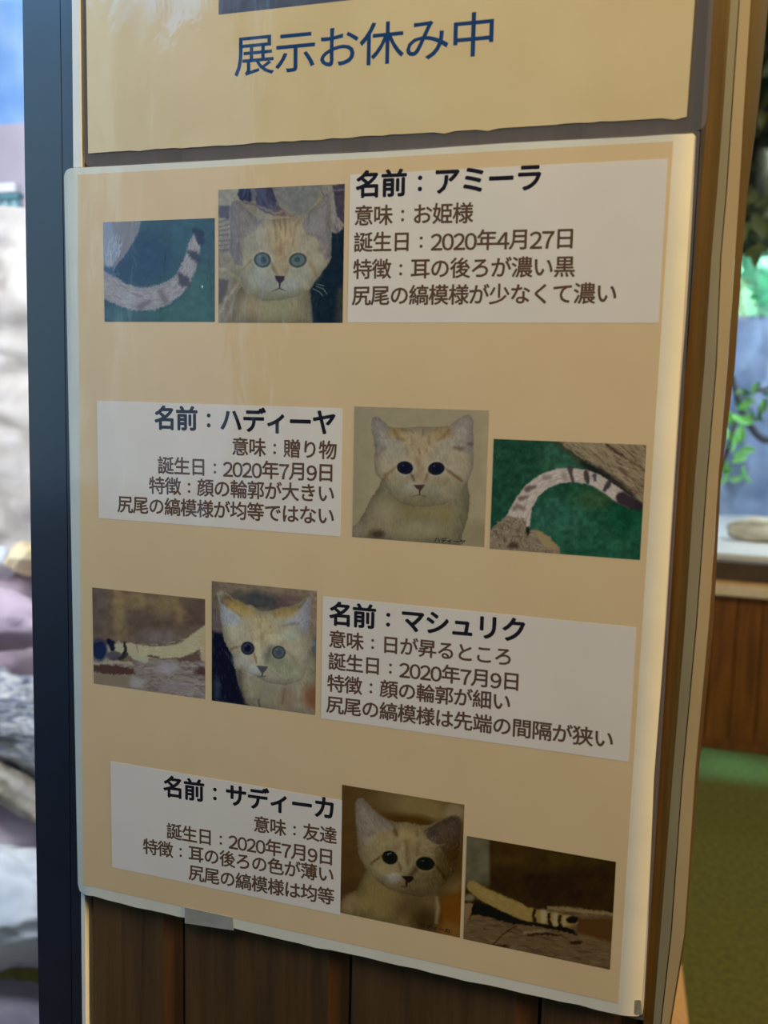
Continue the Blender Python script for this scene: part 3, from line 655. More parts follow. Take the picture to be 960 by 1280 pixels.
# kitten 4 (bottom row)
P7 = Pic(Q((78, 57), (914, 202), (872, 1100), (50, 942)), .1616, .0216, .2254, .0907, (150, 143, 132))
P7.grad((84, 66, 42), (76, 56, 38)); P7.warp(10, 60)
P7.ell(620, 220, 260, 90, (118, 98, 62), 1.0, .9, 14); P7.ell(560, 320, 200, 50, (72, 50, 30), .9, .9, 8); P7.put(np.clip((260 - P7.X) / 160, 0, 1) * .6, (80, 56, 36))
P7.ell(850, 250, 70, 60, (128, 108, 80), .8, .8); P7.ell(120, 780, 120, 80, (66, 50, 36), .9, .7); P7.ell(830, 900, 110, 120, (104, 64, 28), .9, .9); P7.ell(820, 730, 80, 60, (122, 94, 58), .8, .8); P7.ell(790, 1050, 120, 60, (112, 78, 40), .8, .8)
P7.mottle(.03, 60, 5)
cat(P7, dict(
 body=Q((240, 650), (200, 730), (180, 780), (110, 820), (60, 870), (40, 950), (700, 1080), (725, 1000), (728, 880), (710, 810), (640, 700)), c_body=(122, 102, 66),
 head=Q((170, 190), (185, 155), (212, 146), (245, 175), (300, 235), (370, 290), (440, 318), (520, 315), (590, 335), (670, 340), (740, 310), (800, 280), (850, 265), (880, 280), (893, 340), (880, 470), (862, 560), (855, 640), (790, 720), (720, 800), (620, 830), (500, 810), (380, 770), (290, 700), (240, 640), (190, 550), (180, 480), (176, 380), (166, 280)), c_head=(128, 109, 78),
 ears=[dict(p=Q((172, 190), (190, 158), (215, 152), (280, 225), (360, 290), (435, 345), (430, 375), (330, 385), (270, 470), (220, 470), (182, 400)), c=(128, 112, 96), a=55),
       dict(p=Q((640, 375), (740, 318), (830, 278), (878, 285), (890, 340), (868, 560), (820, 600), (740, 480), (660, 430)), c=(78, 62, 52), a=-40)],
 tint=[(530, 410, 90, 70, (150, 124, 78), .7, .6), (340, 440, 90, 60, (142, 122, 84), .7, .7), (340, 620, 80, 80, (138, 122, 84), .7, .7), (430, 700, 60, 35, (150, 142, 132), .5, .9), (360, 715, 40, 30, (110, 100, 86), .7, .6), (490, 560, 30, 110, (146, 128, 96), .6, .8), (600, 750, 150, 80, (82, 68, 46), .8, .9), (760, 660, 120, 140, (78, 62, 40), .8, .9), (640, 500, 80, 50, (118, 98, 68), .7, .6), (820, 560, 90, 130, (66, 50, 32), .8, .9),
       (560, 900, 160, 90, (70, 54, 36), .8, .8), (330, 850, 120, 80, (118, 98, 58), .8, .7), (640, 1000, 90, 80, (50, 36, 26), .8, .85), (120, 880, 50, 60, (134, 110, 82), .7, .6)],
 marks=[(Q((440, 375), (450, 400)), 14, (70, 54, 34), 14, .7), (Q((420, 330), (445, 350)), 6, (100, 80, 52), 10, .6), (Q((590, 380), (590, 410)), 8, (84, 64, 38), 10, .6), (Q((518, 450), (522, 530), (525, 600)), [14, 10, 8], (90, 70, 44), 16, .7), (Q((475, 450), (470, 500)), 5, (110, 88, 58), 10, .5), (Q((600, 460), (590, 540)), 8, (86, 66, 40), 12, .5),
        (Q((352, 545), (315, 570), (270, 605)), [5, 7, 4], (72, 48, 26), 8, .85), (Q((460, 590), (475, 630), (480, 655)), [6, 6, 4], (80, 58, 36), 8, .8), (Q((600, 600), (580, 640), (545, 680)), [16, 20, 12], (54, 40, 26), 16, .8), (Q((705, 600), (750, 650), (775, 695)), [5, 9, 12], (54, 38, 24), 10, .85), (Q((250, 400), (300, 385)), [14, 6], (92, 76, 62), 16, .6), (Q((220, 380), (215, 470)), 8, (96, 78, 62), 14, .4), (Q((690, 395), (750, 410)), [12, 8], (62, 50, 46), 14, .7), (Q((620, 490), (700, 480), (780, 470)), [3, 3, 2], (142, 122, 96), 7, .6), (Q((630, 520), (710, 545)), 3, (176, 152, 118), 7, .5),
        (Q((720, 830), (728, 900), (715, 1000)), [8, 12, 8], (160, 136, 100), 12, .7), (Q((300, 700), (400, 780), (520, 815)), 6, (96, 78, 48), 16, .5), (Q((150, 880), (160, 940)), 6, (90, 72, 50), 12, .6), (Q((180, 240), (176, 340)), 4, (150, 132, 112), 8, .5), (Q((888, 300), (890, 380), (862, 560)), 4, (60, 44, 30), 8, .6)],
 eyes=[(403, 560, 52, 44, 18, (36, 40, 34), (28, 28, 0, 0, (16, 18, 18))), (645, 600, 60, 44, 4, (34, 38, 32), (30, 28, 0, 0, (18, 20, 20)))], c_rim=(140, 122, 88),
 nose=[(Q((480, 684), (560, 688), (566, 705), (530, 735), (505, 712)), (40, 28, 24), 7)],
 mouth=[(Q((515, 725), (515, 755)), 7, (46, 34, 28), 6), (Q((480, 760), (515, 758)), 5, (70, 56, 42), 8, .8)]))
P7.warp(0); P7.line(Q((390, 535), (412, 530)), 2, (150, 160, 150), 4, .7)
P7.gain = 0.68; o7 = P7.build(po, M['photo'], label='portrait of a kitten with very large ears, bottom row')
a = P7.xz(606, 1032); b = P7.xz(806, 1074); lettering('サディーカ', a[0], a[1], b[0], b[1], .02, M['ink_dark'], o7, hs=.85)

# tail 1
P1 = Pic(Q((62, 105), (897, 80), (887, 857), (60, 850)), .0244, .3215, .0891, .3719, (186, 178, 172), 210)
P1.fill((54, 78, 90)); P1.ell(750, 750, 420, 300, (56, 92, 86), 1.0, .9); P1.ell(330, 380, 260, 220, (44, 66, 90), .9, .9); P1.ell(700, 200, 160, 200, (52, 86, 98), .9, .6); P1.ell(120, 800, 110, 60, (70, 102, 106), .8, .6); P1.mottle(.06, 40, 2)
P1.warp(8, 10)
fur = (150, 140, 150)
P1.poly(Q((50, 90), (345, 95), (330, 180), (270, 280), (210, 370), (160, 420), (120, 500), (60, 440)), (122, 116, 124), 12)
P1.poly(Q((50, 90), (130, 95), (150, 230), (190, 330), (110, 440), (60, 440)), (134, 138, 158), 30)
P1.poly(Q((60, 430), (130, 440), (155, 530), (60, 480)), (66, 88, 116), 16, .8)
P1.streaks(Q((110, 220), (190, 200), (200, 340), (110, 440), (70, 400)), (178, 180, 194), 60, 34, 100, 2.6, .6, 4)
P1.streaks(Q((130, 440), (180, 470), (180, 540), (140, 530)), (90, 104, 124), 14, 16, 80, 3, .6, 6)
tail = Q((20, 560), (110, 600), (200, 650), (300, 680), (420, 678), (510, 650), (590, 600), (650, 540), (690, 460), (720, 370), (740, 290), (765, 220))
tw = [100, 92, 86, 88, 88, 84, 70, 62, 56, 50, 46, 36]
P1.warp(12, 9); P1.line(tail, tw, (148, 138, 142), 14)
for i, (p, q) in enumerate(zip(tail[:-1], tail[1:])):
    an = math.degrees(math.atan2(q[1] - p[1], q[0] - p[0])); wq = tw[i] * .8
    nx, ny = -(q[1] - p[1]), q[0] - p[0]; L_ = math.hypot(nx, ny); nx, ny = nx / L_ * wq, ny / L_ * wq
    reg = Q((p[0] + nx, p[1] + ny), (q[0] + nx, q[1] + ny), (q[0] - nx, q[1] - ny), (p[0] - nx, p[1] - ny))
    P1.streaks(reg, (116, 106, 112), 46, 34, an, 2.6, .45, 20 + i); P1.streaks(reg, (176, 166, 168), 40, 34, an, 2.4, .45, 50 + i)
P1.line(tail[:6], [16, 20, 20, 16, 10, 6], (168, 158, 162), 60, .4)
P1.line(Q((330, 740), (400, 700)), [30, 14], (104, 92, 98), 24, .7); P1.line(Q((280, 640), (340, 665)), [6, 10], (112, 100, 104), 14, .6)
P1.line(Q((520, 700), (480, 620)), [26, 14], (104, 90, 98), 26, .7); P1.line(Q((370, 580), (400, 588)), [10, 6], (70, 72, 84), 12, .8)
P1.line(Q((625, 500), (660, 550), (690, 575)), [14, 42, 22], (62, 56, 68), 24, .9); P1.line(Q((695, 330), (740, 360), (770, 390)), [10, 32, 26], (54, 58, 72), 22, .95)
P1.line(Q((745, 170), (780, 200), (790, 260)), [18, 36, 24], (40, 46, 66), 22, .97); P1.line(Q((450, 770), (540, 735), (640, 660)), 8, (44, 66, 74), 20, .6)
P1.warp(0); P1.ell(796, 592, 5, 11, (200, 220, 215), .5)
P1.gain = 0.8; P1.build(po, M['photo'], label='photo of a curved pale tail on blue-green ground')

# tail 2
P4 = Pic(Q((77, 60), (912, 93), (868, 724), (50, 655)), .2333, .2176, .3014, .2687, (172, 162, 148), 210)
P4.fill((38, 66, 50)); P4.ell(600, 550, 420, 220, (40, 78, 58), .9, .9); P4.ell(620, 390, 110, 50, (56, 74, 48), .9, .8); P4.ell(450, 170, 130, 90, (52, 84, 66), .6, .85); P4.ell(420, 480, 150, 100, (56, 92, 76), .9, .5); P4.ell(800, 480, 100, 100, (24, 62, 44), .9, .6); P4.mottle(.13, 26, 4); P4.mottle(.06, 6, 9)
P4.warp(9, 20)
log = Q((420, 60), (930, 80), (920, 430), (860, 430), (770, 350), (690, 265), (560, 170), (470, 110))
P4.poly(Q((380, 60), (460, 70), (580, 170), (560, 215), (480, 140)), (56, 58, 46), 30); P4.poly(log, (126, 108, 84), 10)
P4.streaks(log, (86, 70, 54), 130, 70, 38, 3.6, .6, 2); P4.streaks(log, (152, 134, 108), 130, 60, 38, 3.4, .5, 3); P4.line(Q((640, 60), (720, 110), (800, 165)), [5, 8, 6], (52, 42, 32), 8, .8); P4.line(Q((770, 150), (840, 190), (910, 240)), 4, (70, 56, 42), 8, .7)
P4.line(Q((560, 195), (650, 240), (760, 330), (870, 425)), [16, 26, 30, 20], (34, 34, 32), 24, .85)
tail = Q((190, 590), (205, 500), (230, 420), (280, 345), (350, 290), (430, 262), (510, 258), (580, 268), (640, 290), (700, 330), (760, 375), (820, 410))
tw = [72, 66, 52, 46, 42, 40, 38, 37, 36, 36, 36, 30]
P4.warp(4, 9); P4.line(sh(tail, 0), tw, (168, 150, 138), 8)
for i, (p, q) in enumerate(zip(tail[:-1], tail[1:])):
    an = math.degrees(math.atan2(q[1] - p[1], q[0] - p[0])); wq = tw[i] * .75
    nx, ny = -(q[1] - p[1]), q[0] - p[0]; L_ = math.hypot(nx, ny); nx, ny = nx / L_ * wq, ny / L_ * wq
    reg = Q((p[0] + nx, p[1] + ny), (q[0] + nx, q[1] + ny), (q[0] - nx, q[1] - ny), (p[0] - nx, p[1] - ny))
    P4.streaks(reg, (136, 118, 110), 34, 24, an, 2.4, .45, 20 + i); P4.streaks(reg, (190, 172, 160), 30, 24, an, 2.4, .45, 50 + i)
P4.line(Q((490, 225), (496, 260), (505, 290)), [15, 9, 8], (66, 54, 54), 9, .9); P4.line(Q((578, 245), (582, 275), (588, 302)), [13, 15, 7], (58, 48, 50), 9, .9); P4.line(Q((622, 262), (628, 285)), [13, 7], (60, 54, 70), 9, .85)
P4.line(Q((712, 280), (695, 315), (678, 340)), [10, 15, 10], (58, 46, 50), 9, .9); P4.line(Q((775, 385), (830, 415), (870, 430)), [36, 32, 18], (50, 40, 44), 14, .95)
P4.line(Q((255, 335), (275, 325), (300, 320)), [16, 12, 8], (84, 66, 62), 14, .8); P4.line(Q((220, 385), (255, 375)), [14, 6], (92, 74, 66), 16, .8); P4.line(Q((350, 270), (380, 272)), 12, (118, 98, 88), 16, .7); P4.line(Q((455, 255), (465, 275)), 14, (128, 108, 102), 16, .7); P4.line(Q((185, 440), (200, 425), (235, 440)), 12, (100, 82, 70), 18, .7)
rock = Q((50, 560), (110, 500), (150, 480), (250, 500), (245, 560), (310, 550), (370, 590), (430, 660), (435, 700), (40, 670))
P4.warp(10, 14); P4.poly(rock, (122, 104, 84), 8); P4.streaks(rock, (84, 66, 54), 90, 24, 60, 3.5, .6, 7, 2); P4.streaks(rock, (156, 136, 116), 80, 22, 40, 3.2, .5, 8, 2); P4.poly(Q((285, 560), (330, 560), (380, 600), (425, 670), (340, 650)), (138, 118, 84), 10, .8); P4.ell(258, 560, 14, 26, (26, 36, 26), .5, .9); P4.ell(180, 640, 30, 18, (60, 44, 38), .8, .8)
P4.gain = 0.86; P4.build(po, M['photo'], label='photo of an arched ringed tail on green ground')

# tail 3
P5 = Pic(Q((66, 60), (916, 142), (905, 888), (72, 777)), .0140, .1255, .0833, .1794, (160, 150, 136), 200)
P5.fill((92, 74, 60)); P5.warp(14, 50)
for c in [(110, 180, 60, 200), (270, 250, 50, 180), (400, 150, 90, 60), (590, 190, 80, 80), (690, 180, 30, 100), (740, 250, 40, 60), (260, 130, 30, 90)]: P5.ell(*c, (122, 98, 66) if c[0] > 150 else (84, 70, 62), 1.0, .75)
P5.ell(500, 320, 200, 80, (82, 66, 54), 1, .7); P5.ell(850, 230, 90, 120, (78, 60, 50), 1, .7); P5.ell(560, 430, 160, 60, (100, 88, 84), 1, .6); P5.mottle(.08, 40, 3)
P5.warp(10, 16); gr = Q((60, 590), (400, 620), (560, 580), (930, 620), (930, 900), (60, 790))
P5.poly(gr, (116, 100, 88), 14); P5.streaks(gr, (82, 66, 60), 120, 60, 10, 7, .4, 3, .9); P5.streaks(gr, (150, 136, 126), 120, 50, 12, 6, .35, 4, .9)
P5.poly(Q((60, 640), (240, 640), (370, 670), (380, 705), (200, 712), (60, 690)), (72, 50, 44), 14); P5.line(Q((70, 625), (200, 615), (360, 625)), 10, (146, 126, 100), 12, .8); P5.poly(Q((60, 700), (350, 720), (340, 800), (60, 780)), (112, 96, 74), 16, .8)
P5.ell(620, 660, 90, 50, (146, 132, 130), .7, .6); P5.ell(400, 770, 60, 40, (140, 134, 124), .8, .6); P5.ell(880, 680, 50, 30, (60, 40, 38), .8, .8); P5.ell(680, 800, 140, 40, (122, 106, 104), .8, .6)
P5.poly(Q((690, 590), (860, 540), (880, 600), (720, 612)), (84, 68, 56), 14)
P5.warp(6, 10); tail = Q((120, 560), (220, 530), (340, 520), (430, 535), (520, 545), (620, 540), (720, 530), (800, 490), (860, 450), (950, 400))
P5.line(tail, [60, 52, 48, 46, 44, 46, 50, 56, 64, 74], (150, 134, 102), 12); P5.poly(Q((860, 420), (925, 380), (925, 620), (880, 600)), (148, 130, 98), 14)
P5.streaks(Q((400, 490), (900, 420), (900, 560), (420, 590)), (176, 158, 124), 90, 26, -8, 3, .4, 5)
P5.line(Q((380, 580), (460, 600)), 22, (146, 134, 108), 14)
P5.ell(115, 530, 62, 82, (28, 34, 58), .5, .95); P5.line(Q((185, 460), (205, 480), (215, 520)), [18, 26, 18], (26, 28, 42), 14, .95); P5.ell(225, 570, 62, 34, (66, 60, 64), .5, .9); P5.line(Q((305, 475), (312, 530), (290, 580)), [10, 12, 14], (38, 34, 38), 10, .95); P5.line(Q((320, 560), (270, 590)), 14, (48, 42, 44), 12, .9); P5.line(Q((395, 490), (405, 540)), 5, (110, 94, 76), 10, .7); P5.line(Q((485, 570), (555, 580)), 8, (66, 52, 44), 10, .8); P5.line(Q((260, 470), (275, 520)), 12, (140, 130, 112), 12, .8); P5.line(Q((75, 470), (140, 455)), 8, (60, 58, 62), 12, .8)
P5.gain = 0.9; P5.build(po, M['photo'], label='photo of a pale tail lying along rocks, brown background')

# tail 4
P8 = Pic(Q((67, 63), (918, 220), (873, 846), (38, 640)), .2272, .0213, .2984, .0751, (146, 138, 126), 200)
P8.fill((50, 38, 26)); P8.ell(560, 300, 260, 130, (44, 34, 22), 1, .8); P8.ell(300, 180, 140, 90, (62, 46, 32), 1, .7); P8.put(np.clip((190 - P8.X) / 20 + .5, 0, 1) * np.clip((340 - P8.Y) / 60 + .5, 0, 1), (84, 76, 58)); P8.ell(600, 210, 260, 60, (62, 50, 34), 1, .6); P8.mottle(.08, 50, 3)
P8.warp(8, 16); gr = Q((30, 560), (100, 500), (330, 570), (520, 480), (600, 470), (930, 520), (930, 870), (30, 660))
P8.poly(gr, (88, 70, 50), 10); P8.streaks(gr, (62, 47, 34), 130, 70, 12, 6, .35, 3, .5); P8.streaks(gr, (112, 90, 64), 130, 60, 12, 5, .32, 4, .5)
P8.poly(Q((690, 540), (900, 550), (890, 690), (680, 620)), (74, 50, 34), 20); P8.line(Q((520, 475), (620, 490), (900, 525)), 9, (120, 98, 66), 10, .8); P8.line(Q((200, 680), (270, 610), (330, 580)), 4, (50, 36, 26), 7, .8); P8.line(Q((400, 632), (480, 622), (600, 640)), [5, 9, 3], (44, 32, 24), 8, .85); P8.line(Q((380, 615), (500, 610)), 6, (122, 100, 74), 8, .7); P8.ell(675, 682, 36, 12, (44, 32, 24), .6, .9); P8.ell(250, 688, 48, 10, (48, 34, 28), .6, .9)
P8.poly(Q((85, 440), (180, 450), (330, 530), (480, 560), (650, 600), (690, 640), (600, 615), (430, 575), (300, 560), (180, 520), (85, 500)), (16, 12, 10), 10)
P8.warp(5, 10); tail = Q((90, 345), (150, 390), (230, 430), (310, 470), (390, 510), (470, 525), (550, 545), (630, 555), (670, 555))
P8.line(tail, [30, 38, 42, 42, 40, 38, 36, 34, 20], (122, 98, 56), 12); P8.streaks(Q((80, 330), (400, 460), (420, 540), (200, 470)), (146, 122, 76), 70, 24, 28, 3, .35, 3)
P8.line(Q((490, 500), (490, 550)), 16, (142, 130, 98), 12, .7); P8.line(Q((560, 520), (556, 575)), 14, (138, 126, 94), 12, .7); P8.line(Q((612, 535), (610, 580)), 10, (134, 120, 88), 10, .7)
for l in (Q((440, 490), (432, 520), (440, 548)), Q((522, 515), (520, 545), (528, 575)), Q((585, 530), (580, 560), (588, 588))): P8.line(l, [10, 8, 12], (34, 26, 20), 8, .9)
P8.ell(656, 550, 34, 20, (22, 16, 14), .4, .95); P8.poly(Q((40, 440), (95, 440), (85, 500), (45, 570)), (110, 84, 60), 12); P8.ell(75, 410, 30, 20, (110, 96, 74), .7, .8)
P8.gain = 0.72; P8.build(po, M['photo'], label='photo of a ringed tail on dark bark, bottom row')

# ------------------------------------------------------------------ rocks, logs, plants
def rock_mat(name, cols, sc=9, bump=.5, rough=.85): return mottled(name, cols[0], cols[1], sc, rough, bump=bump, bdist=.01, detail=8, c3=cols[2] if len(cols) > 2 else None)

def rnoise(p, seed):
    from mathutils import noise
    return noise.fractal(Vector(p) + Vector((seed * 3.1, seed * 1.7, seed)), 1.0, 2.2, 4)

def boulder(name, c, r, mat, seed, sub=4, amp=.22, fr=1.7):
    bm = bmesh.new(); bmesh.ops.create_icosphere(bm, subdivisions=sub, radius=1)
    for v in bm.verts:
        n = v.co.normalized(); k = 1 + amp * rnoise(n * fr, seed)
        q = n * k
        for ax in ((.8, .5, .3), (-.6, .7, .4), (.1, -.7, .7), (-.7, -.6, .4), (.6, -.6, -.4)):    # flattened facets
            a = Vector(ax).normalized(); d = q.dot(a) - .82
            if d > 0: q -= a * d * .8
        v.co = Vector((c[0] + q.x * r[0], c[1] + q.y * r[1], c[2] + q.z * r[2]))
    return mesh_obj(name, bm, mat, smooth=True)

def tube(bm, pts, rad, seg=12, amp=0, seed=0, fl=1.0, caps=True):
    rings = []; n = len(pts)
    for i, p in enumerate(pts):
        p = Vector(p); t = (Vector(pts[min(i + 1, n - 1)]) - Vector(pts[max(i - 1, 0)])).normalized()
        a = t.cross(Vector((0, 0, 1))); a = a.normalized() if a.length > .05 else Vector((1, 0, 0)); b = a.cross(t)
        r = rad[i] if hasattr(rad, '__len__') else rad; ring = []
        for k in range(seg):
            th = 2 * math.pi * k / seg; rr = r * (1 + (amp * rnoise((math.cos(th) * 2.2, math.sin(th) * 2.2, i * .12), seed) if amp else 0))
            ring.append(bm.verts.new(p + (a * math.cos(th) + b * math.sin(th) * fl) * rr))
        rings.append(ring)
    for r0, r1 in zip(rings[:-1], rings[1:]):
        for k in range(seg): bm.faces.new((r0[k], r0[(k + 1) % seg], r1[(k + 1) % seg], r1[k]))
    if caps: bm.faces.new(rings[0][::-1]); bm.faces.new(rings[-1])
    return bm

def lerp_pts(a, b, n, sag=0, seed=0):
    a, b = Vector(a), Vector(b)
    return [a.lerp(b, i / (n - 1)) + Vector((0, 0, sag * math.sin(i / (n - 1) * math.pi))) for i in range(n)]

V = lambda u, v, Y: Vector(at(u, v, Y))
# ---- left: the rock garden seen through window_1
box('pane', (-1.6, .045, -.9), (-.026, .051, 1.0), M['glass'], win)
box('sill', (-1.6, .02, -1.1), (-.03, .09, -.9), M['black'], win)
M['rockwall'] = rock_mat('sandy_rock', [(176, 170, 168), (206, 198, 188), (222, 216, 210)], 7)
M['tanwall'] = mottled('tan_plaster', (176, 166, 178), (192, 182, 194), 4, .9, bump=.2, bdist=.01)
M['bluewall'] = mottled('painted_sky', (104, 152, 226), (140, 184, 238), 5, .9, c3=(176, 208, 244))
M['mauve'] = rock_mat('mauve_rock', [(176, 158, 176), (204, 186, 198), (222, 210, 214)], 8)
M['paleblue'] = rock_mat('pale_rock', [(190, 202, 214), (218, 226, 230), (236, 240, 238)], 10)
M['greyrock'] = rock_mat('grey_rock', [(96, 94, 108), (122, 118, 130), (140, 134, 142)], 8)
M['yellow'] = rock_mat('yellow_stone', [(214, 190, 130), (236, 220, 176), (244, 236, 206)], 8)
M['teal'] = mottled('teal_paint', (72, 122, 136), (92, 142, 152), 20, .6)
M['tealpane'] = mottled('teal_panel', (140, 184, 196), (160, 202, 210), 20, .5)
M['whitebar'] = mottled('white_paint', (222, 224, 228), (234, 236, 238), 20, .6)
M['turf'] = mottled('artificial_turf', (74, 74, 24), (102, 102, 38), 60, .95, bump=.4, bdist=.004, detail=6)
fl = box('floor', (-3.2, .12, FLOOR - .05), (3.0, 3.56, FLOOR), M['turf']); tag(fl, kind='structure')
fl2 = box('floor_visitor', (-3.2, -2.6, FLOOR - .05), (3.0, .12, FLOOR), M['turf']); tag(fl2, kind='structure'); fl2.name = 'floor'
p0 = V(-60, 300, 2.6)
bw = box('wall_left', (-3.1, 2.62, FLOOR), (.07, 2.70, 2.4), M['bluewall']); tag(bw, kind='structure')
z_b = V(20, 157, 2.45).z
bt = box('wall_tan', (-3.1, 2.42, FLOOR), (.065, 2.56, z_b), M['tanwall'], bev=.008); bt.name = 'wall_back'; tag(bt, kind='structure')
# fence panel
ft, fb = V(0, 238, 2.3), V(0, 277, 2.3); xr = V(27, 255, 2.3).x
fn = empty('fence_panel', (xr - .3, 2.3, fb.z), 'low teal mesh fence panel with a white top rail on the rocks', 'fence')
box('top_rail', (xr - .8, 2.285, ft.z - .01), (xr - .012, 2.325, ft.z + .02), M['whitebar'], fn, .003)
box('frame_bar', (xr - .8, 2.29, ft.z - .03), (xr - .006, 2.32, ft.z - .012), M['teal'], fn)
box('frame_bar', (xr - .8, 2.29, fb.z), (xr - .008, 2.32, fb.z + .012), M['teal'], fn)
box('panel', (xr - .8, 2.302, fb.z), (xr - .008, 2.308, ft.z - .02), M['tealpane'], fn)
for i in range(14):
    x = xr - .012 - i * .035; box('bar', (x - .002, 2.295, fb.z + .01), (x + .002, 2.301, ft.z - .03), M['teal'], fn)
# big rock bank
def bank(name, u0, u1, vt, vb, Y, depth, mat, seed, amp=.08, nu=90, nv=60):
    a, b = V(u0, vt, Y), V(u1, vb, Y); bm = bmesh.new(); g = []
    for j in range(nv):
        row = []
        for i in range(nu):
            x = a.x + (b.x - a.x) * i / (nu - 1); t = j / (nv - 1); z = a.z + (b.z - a.z) * t
            y = Y - depth * t + amp * rnoise((x * 4, z * 5, 0), seed) + amp * .5 * abs(rnoise((x * 9, z * 12, 3), seed + 4))
            row.append(bm.verts.new((x, y, z + (amp * .4 * rnoise((x * 6, 1, 1), seed) if j == 0 else 0))))
        g.append(row)
    for j in range(nv - 1):
        for i in range(nu - 1): bm.faces.new((g[j][i], g[j][i + 1], g[j + 1][i + 1], g[j + 1][i]))
    top = [bm.verts.new((v.co.x, Y + .12, v.co.z - .02)) for v in g[0]]
    for i in range(nu - 1): bm.faces.new((g[0][i], top[i], top[i + 1], g[0][i + 1]))
    bot = [bm.verts.new((v.co.x, Y + .12, v.co.z)) for v in g[-1]]
    for i in range(nu - 1): bm.faces.new((g[-1][i], bot[i], bot[i + 1], g[-1][i + 1]))
    for i in range(nu - 1): bm.faces.new((top[i], bot[i], bot[i + 1], top[i + 1]))
    return mesh_obj(name, bm, mat, smooth=True)
rb = bank('rock_bank', -420, 700, 275, 745, 2.12, .25, M['rockwall'], 3)
tag(rb, 'large pale sandy rock bank rising behind the log left of the pillar', 'rock')
M['peach'] = rock_mat('peach_rock', [(214, 184, 168), (232, 206, 190)], 8)
b1 = boulder('boulder', V(52, 262, 2.22), (.060, .05, .12), M['peach'], 2)
tag(b1, 'peach upright rock at the right end of the teal fence', 'rock')
b2 = boulder('boulder', V(30, 698, 1.72), (.05, .05, .042), M['yellow'], 5); tag(b2, 'small yellow rounded stone above the mauve rock', 'rock')
b2 = boulder('boulder', V(-8, 705, 1.80), (.07, .05, .05), M['paleblue'], 6); tag(b2, 'pale bluish stone left of the yellow stone', 'rock')
b3 = boulder('boulder', V(-30, 775, 1.62), (.26, .12, .085), M['mauve'], 7); tag(b3, 'flat mauve rock just above the driftwood log', 'rock')
# driftwood
M['drift'] = None
m = NT('driftwood'); g = m.noise((3, 3, 3), 10, 6, .65, 1.5); g2 = m.noise((1.2, 1.2, 6), 22, 4, .6, .8)
c = m.ramp(g2, [(.33, lin((52, 56, 66))), (.45, lin((150, 158, 172))), (.6, lin((206, 208, 206))), (.75, lin((228, 224, 210)))])
m.l(c, m.b.inputs['Base Color']); m.b.inputs['Roughness'].default_value = .85; m.l(m.bump(g2, .7, .02), m.b.inputs['Normal']); M['drift'] = m.m
bm = bmesh.new(); pts = lerp_pts(V(-190, 770, 1.35), V(135, 985, 1.25), 60, .01)
tube(bm, pts, [.088 + .012 * math.sin(i * .35) for i in range(60)], 40, .35, 4)
lg = mesh_obj('driftwood_log', bm, M['drift'], smooth=True); tag(lg, 'weathered grey driftwood log sloping down behind the black window frame', 'log')
M['bark'] = wood_mat('grey_bark', [(120, 112, 98), (156, 148, 130), (186, 178, 158)], grain=(3, 3, 3), sc=14)
bm = bmesh.new(); pts = lerp_pts(V(-150, 880, 1.22), V(120, 1055, 1.15), 50)
tube(bm, pts, .034, 24, .3, 9); bmesh.ops.recalc_face_normals(bm, faces=bm.faces[:])
lg = mesh_obj('branch', bm, M['bark'], smooth=True); tag(lg, 'brown-grey bare branch lying under the driftwood log', 'branch')
b4 = boulder('boulder', V(-20, 1030, 1.28), (.24, .12, .075), M['mauve'], 11); tag(b4, 'pinkish rock directly below the branch', 'rock')
b5 = boulder('boulder', V(-10, 1130, 1.10), (.26, .13, .115), M['paleblue'], 13, 5, .25, 2.6); tag(b5, 'bluish white rock between the pink and the dark grey rock', 'rock')
b6 = boulder('boulder', V(0, 1300, .98), (.24, .14, .085), M['greyrock'], 15, 5); tag(b6, 'dark grey rock at the lower left edge', 'rock')
gb = bank('gravel_slope', -420, 620, 672, 1220, 1.95, .55, M['mauve'], 23, .05); tag(gb, 'mauve rocky slope under the driftwood log', 'rock')

# ---- right: room beyond the pillar with the exhibit window
YB = 3.5
zs = lambda v, Y=YB: float(at(920, v, Y)[2])
XL, XR = .135, 1.9
pw = box('wall_partition', (.07, .13, FLOOR), (.13, 3.56, 2.4), M['tanwall']); pw.name = 'wall_side'; tag(pw, kind='structure')
# back wall with wainscot planks
wb = empty('wall_right', (.8, YB + .05, FLOOR), kind='structure')
zt = zs(744)
x = float(at(917.5, 830, YB)[0]) - 3 * .0915
while x < XR:
    bm = bmesh.new(); w_ = .0915; pr = [(x + .001, YB + .004), (x + .004, YB), (x + w_ - .004, YB), (x + w_ - .001, YB + .004), (x + w_ - .001, YB + .02), (x + .001, YB + .02)]
    lo = [bm.verts.new((a, b, FLOOR + .03)) for a, b in pr]; hi = [bm.verts.new((a, b, zt)) for a, b in pr]
    bm.faces.new(lo); bm.faces.new(hi[::-1])
    for i in range(6): bm.faces.new((lo[i], hi[i], hi[(i + 1) % 6], lo[(i + 1) % 6]))
    mesh_obj('plank', bm, M['wainscot'], wb); x += w_
box('core', (XL, YB + .02, FLOOR), (XR, YB + .06, zt), M['seam'], wb)
bb = box('baseboard_right', (XL, YB - .015, FLOOR), (XR, YB, FLOOR + .035), M['wainscot'], bev=.003); tag(bb, kind='structure')
w2 = empty('window_2', (.8, YB, zt), kind='structure')
M['darkframe'] = mottled('bronze_frame', (66, 54, 46), (80, 66, 56), 20, .5)
M['paleledge'] = mottled('pale_ledge', (206, 196, 178), (222, 214, 198), 20, .6)
M['whiteledge'] = mottled('white_ledge', (222, 222, 222), (236, 236, 236), 20, .6)
box('sill', (XL, YB - .035, zt), (XR, YB + .03, zs(731)), M['paleledge'], w2, .004)
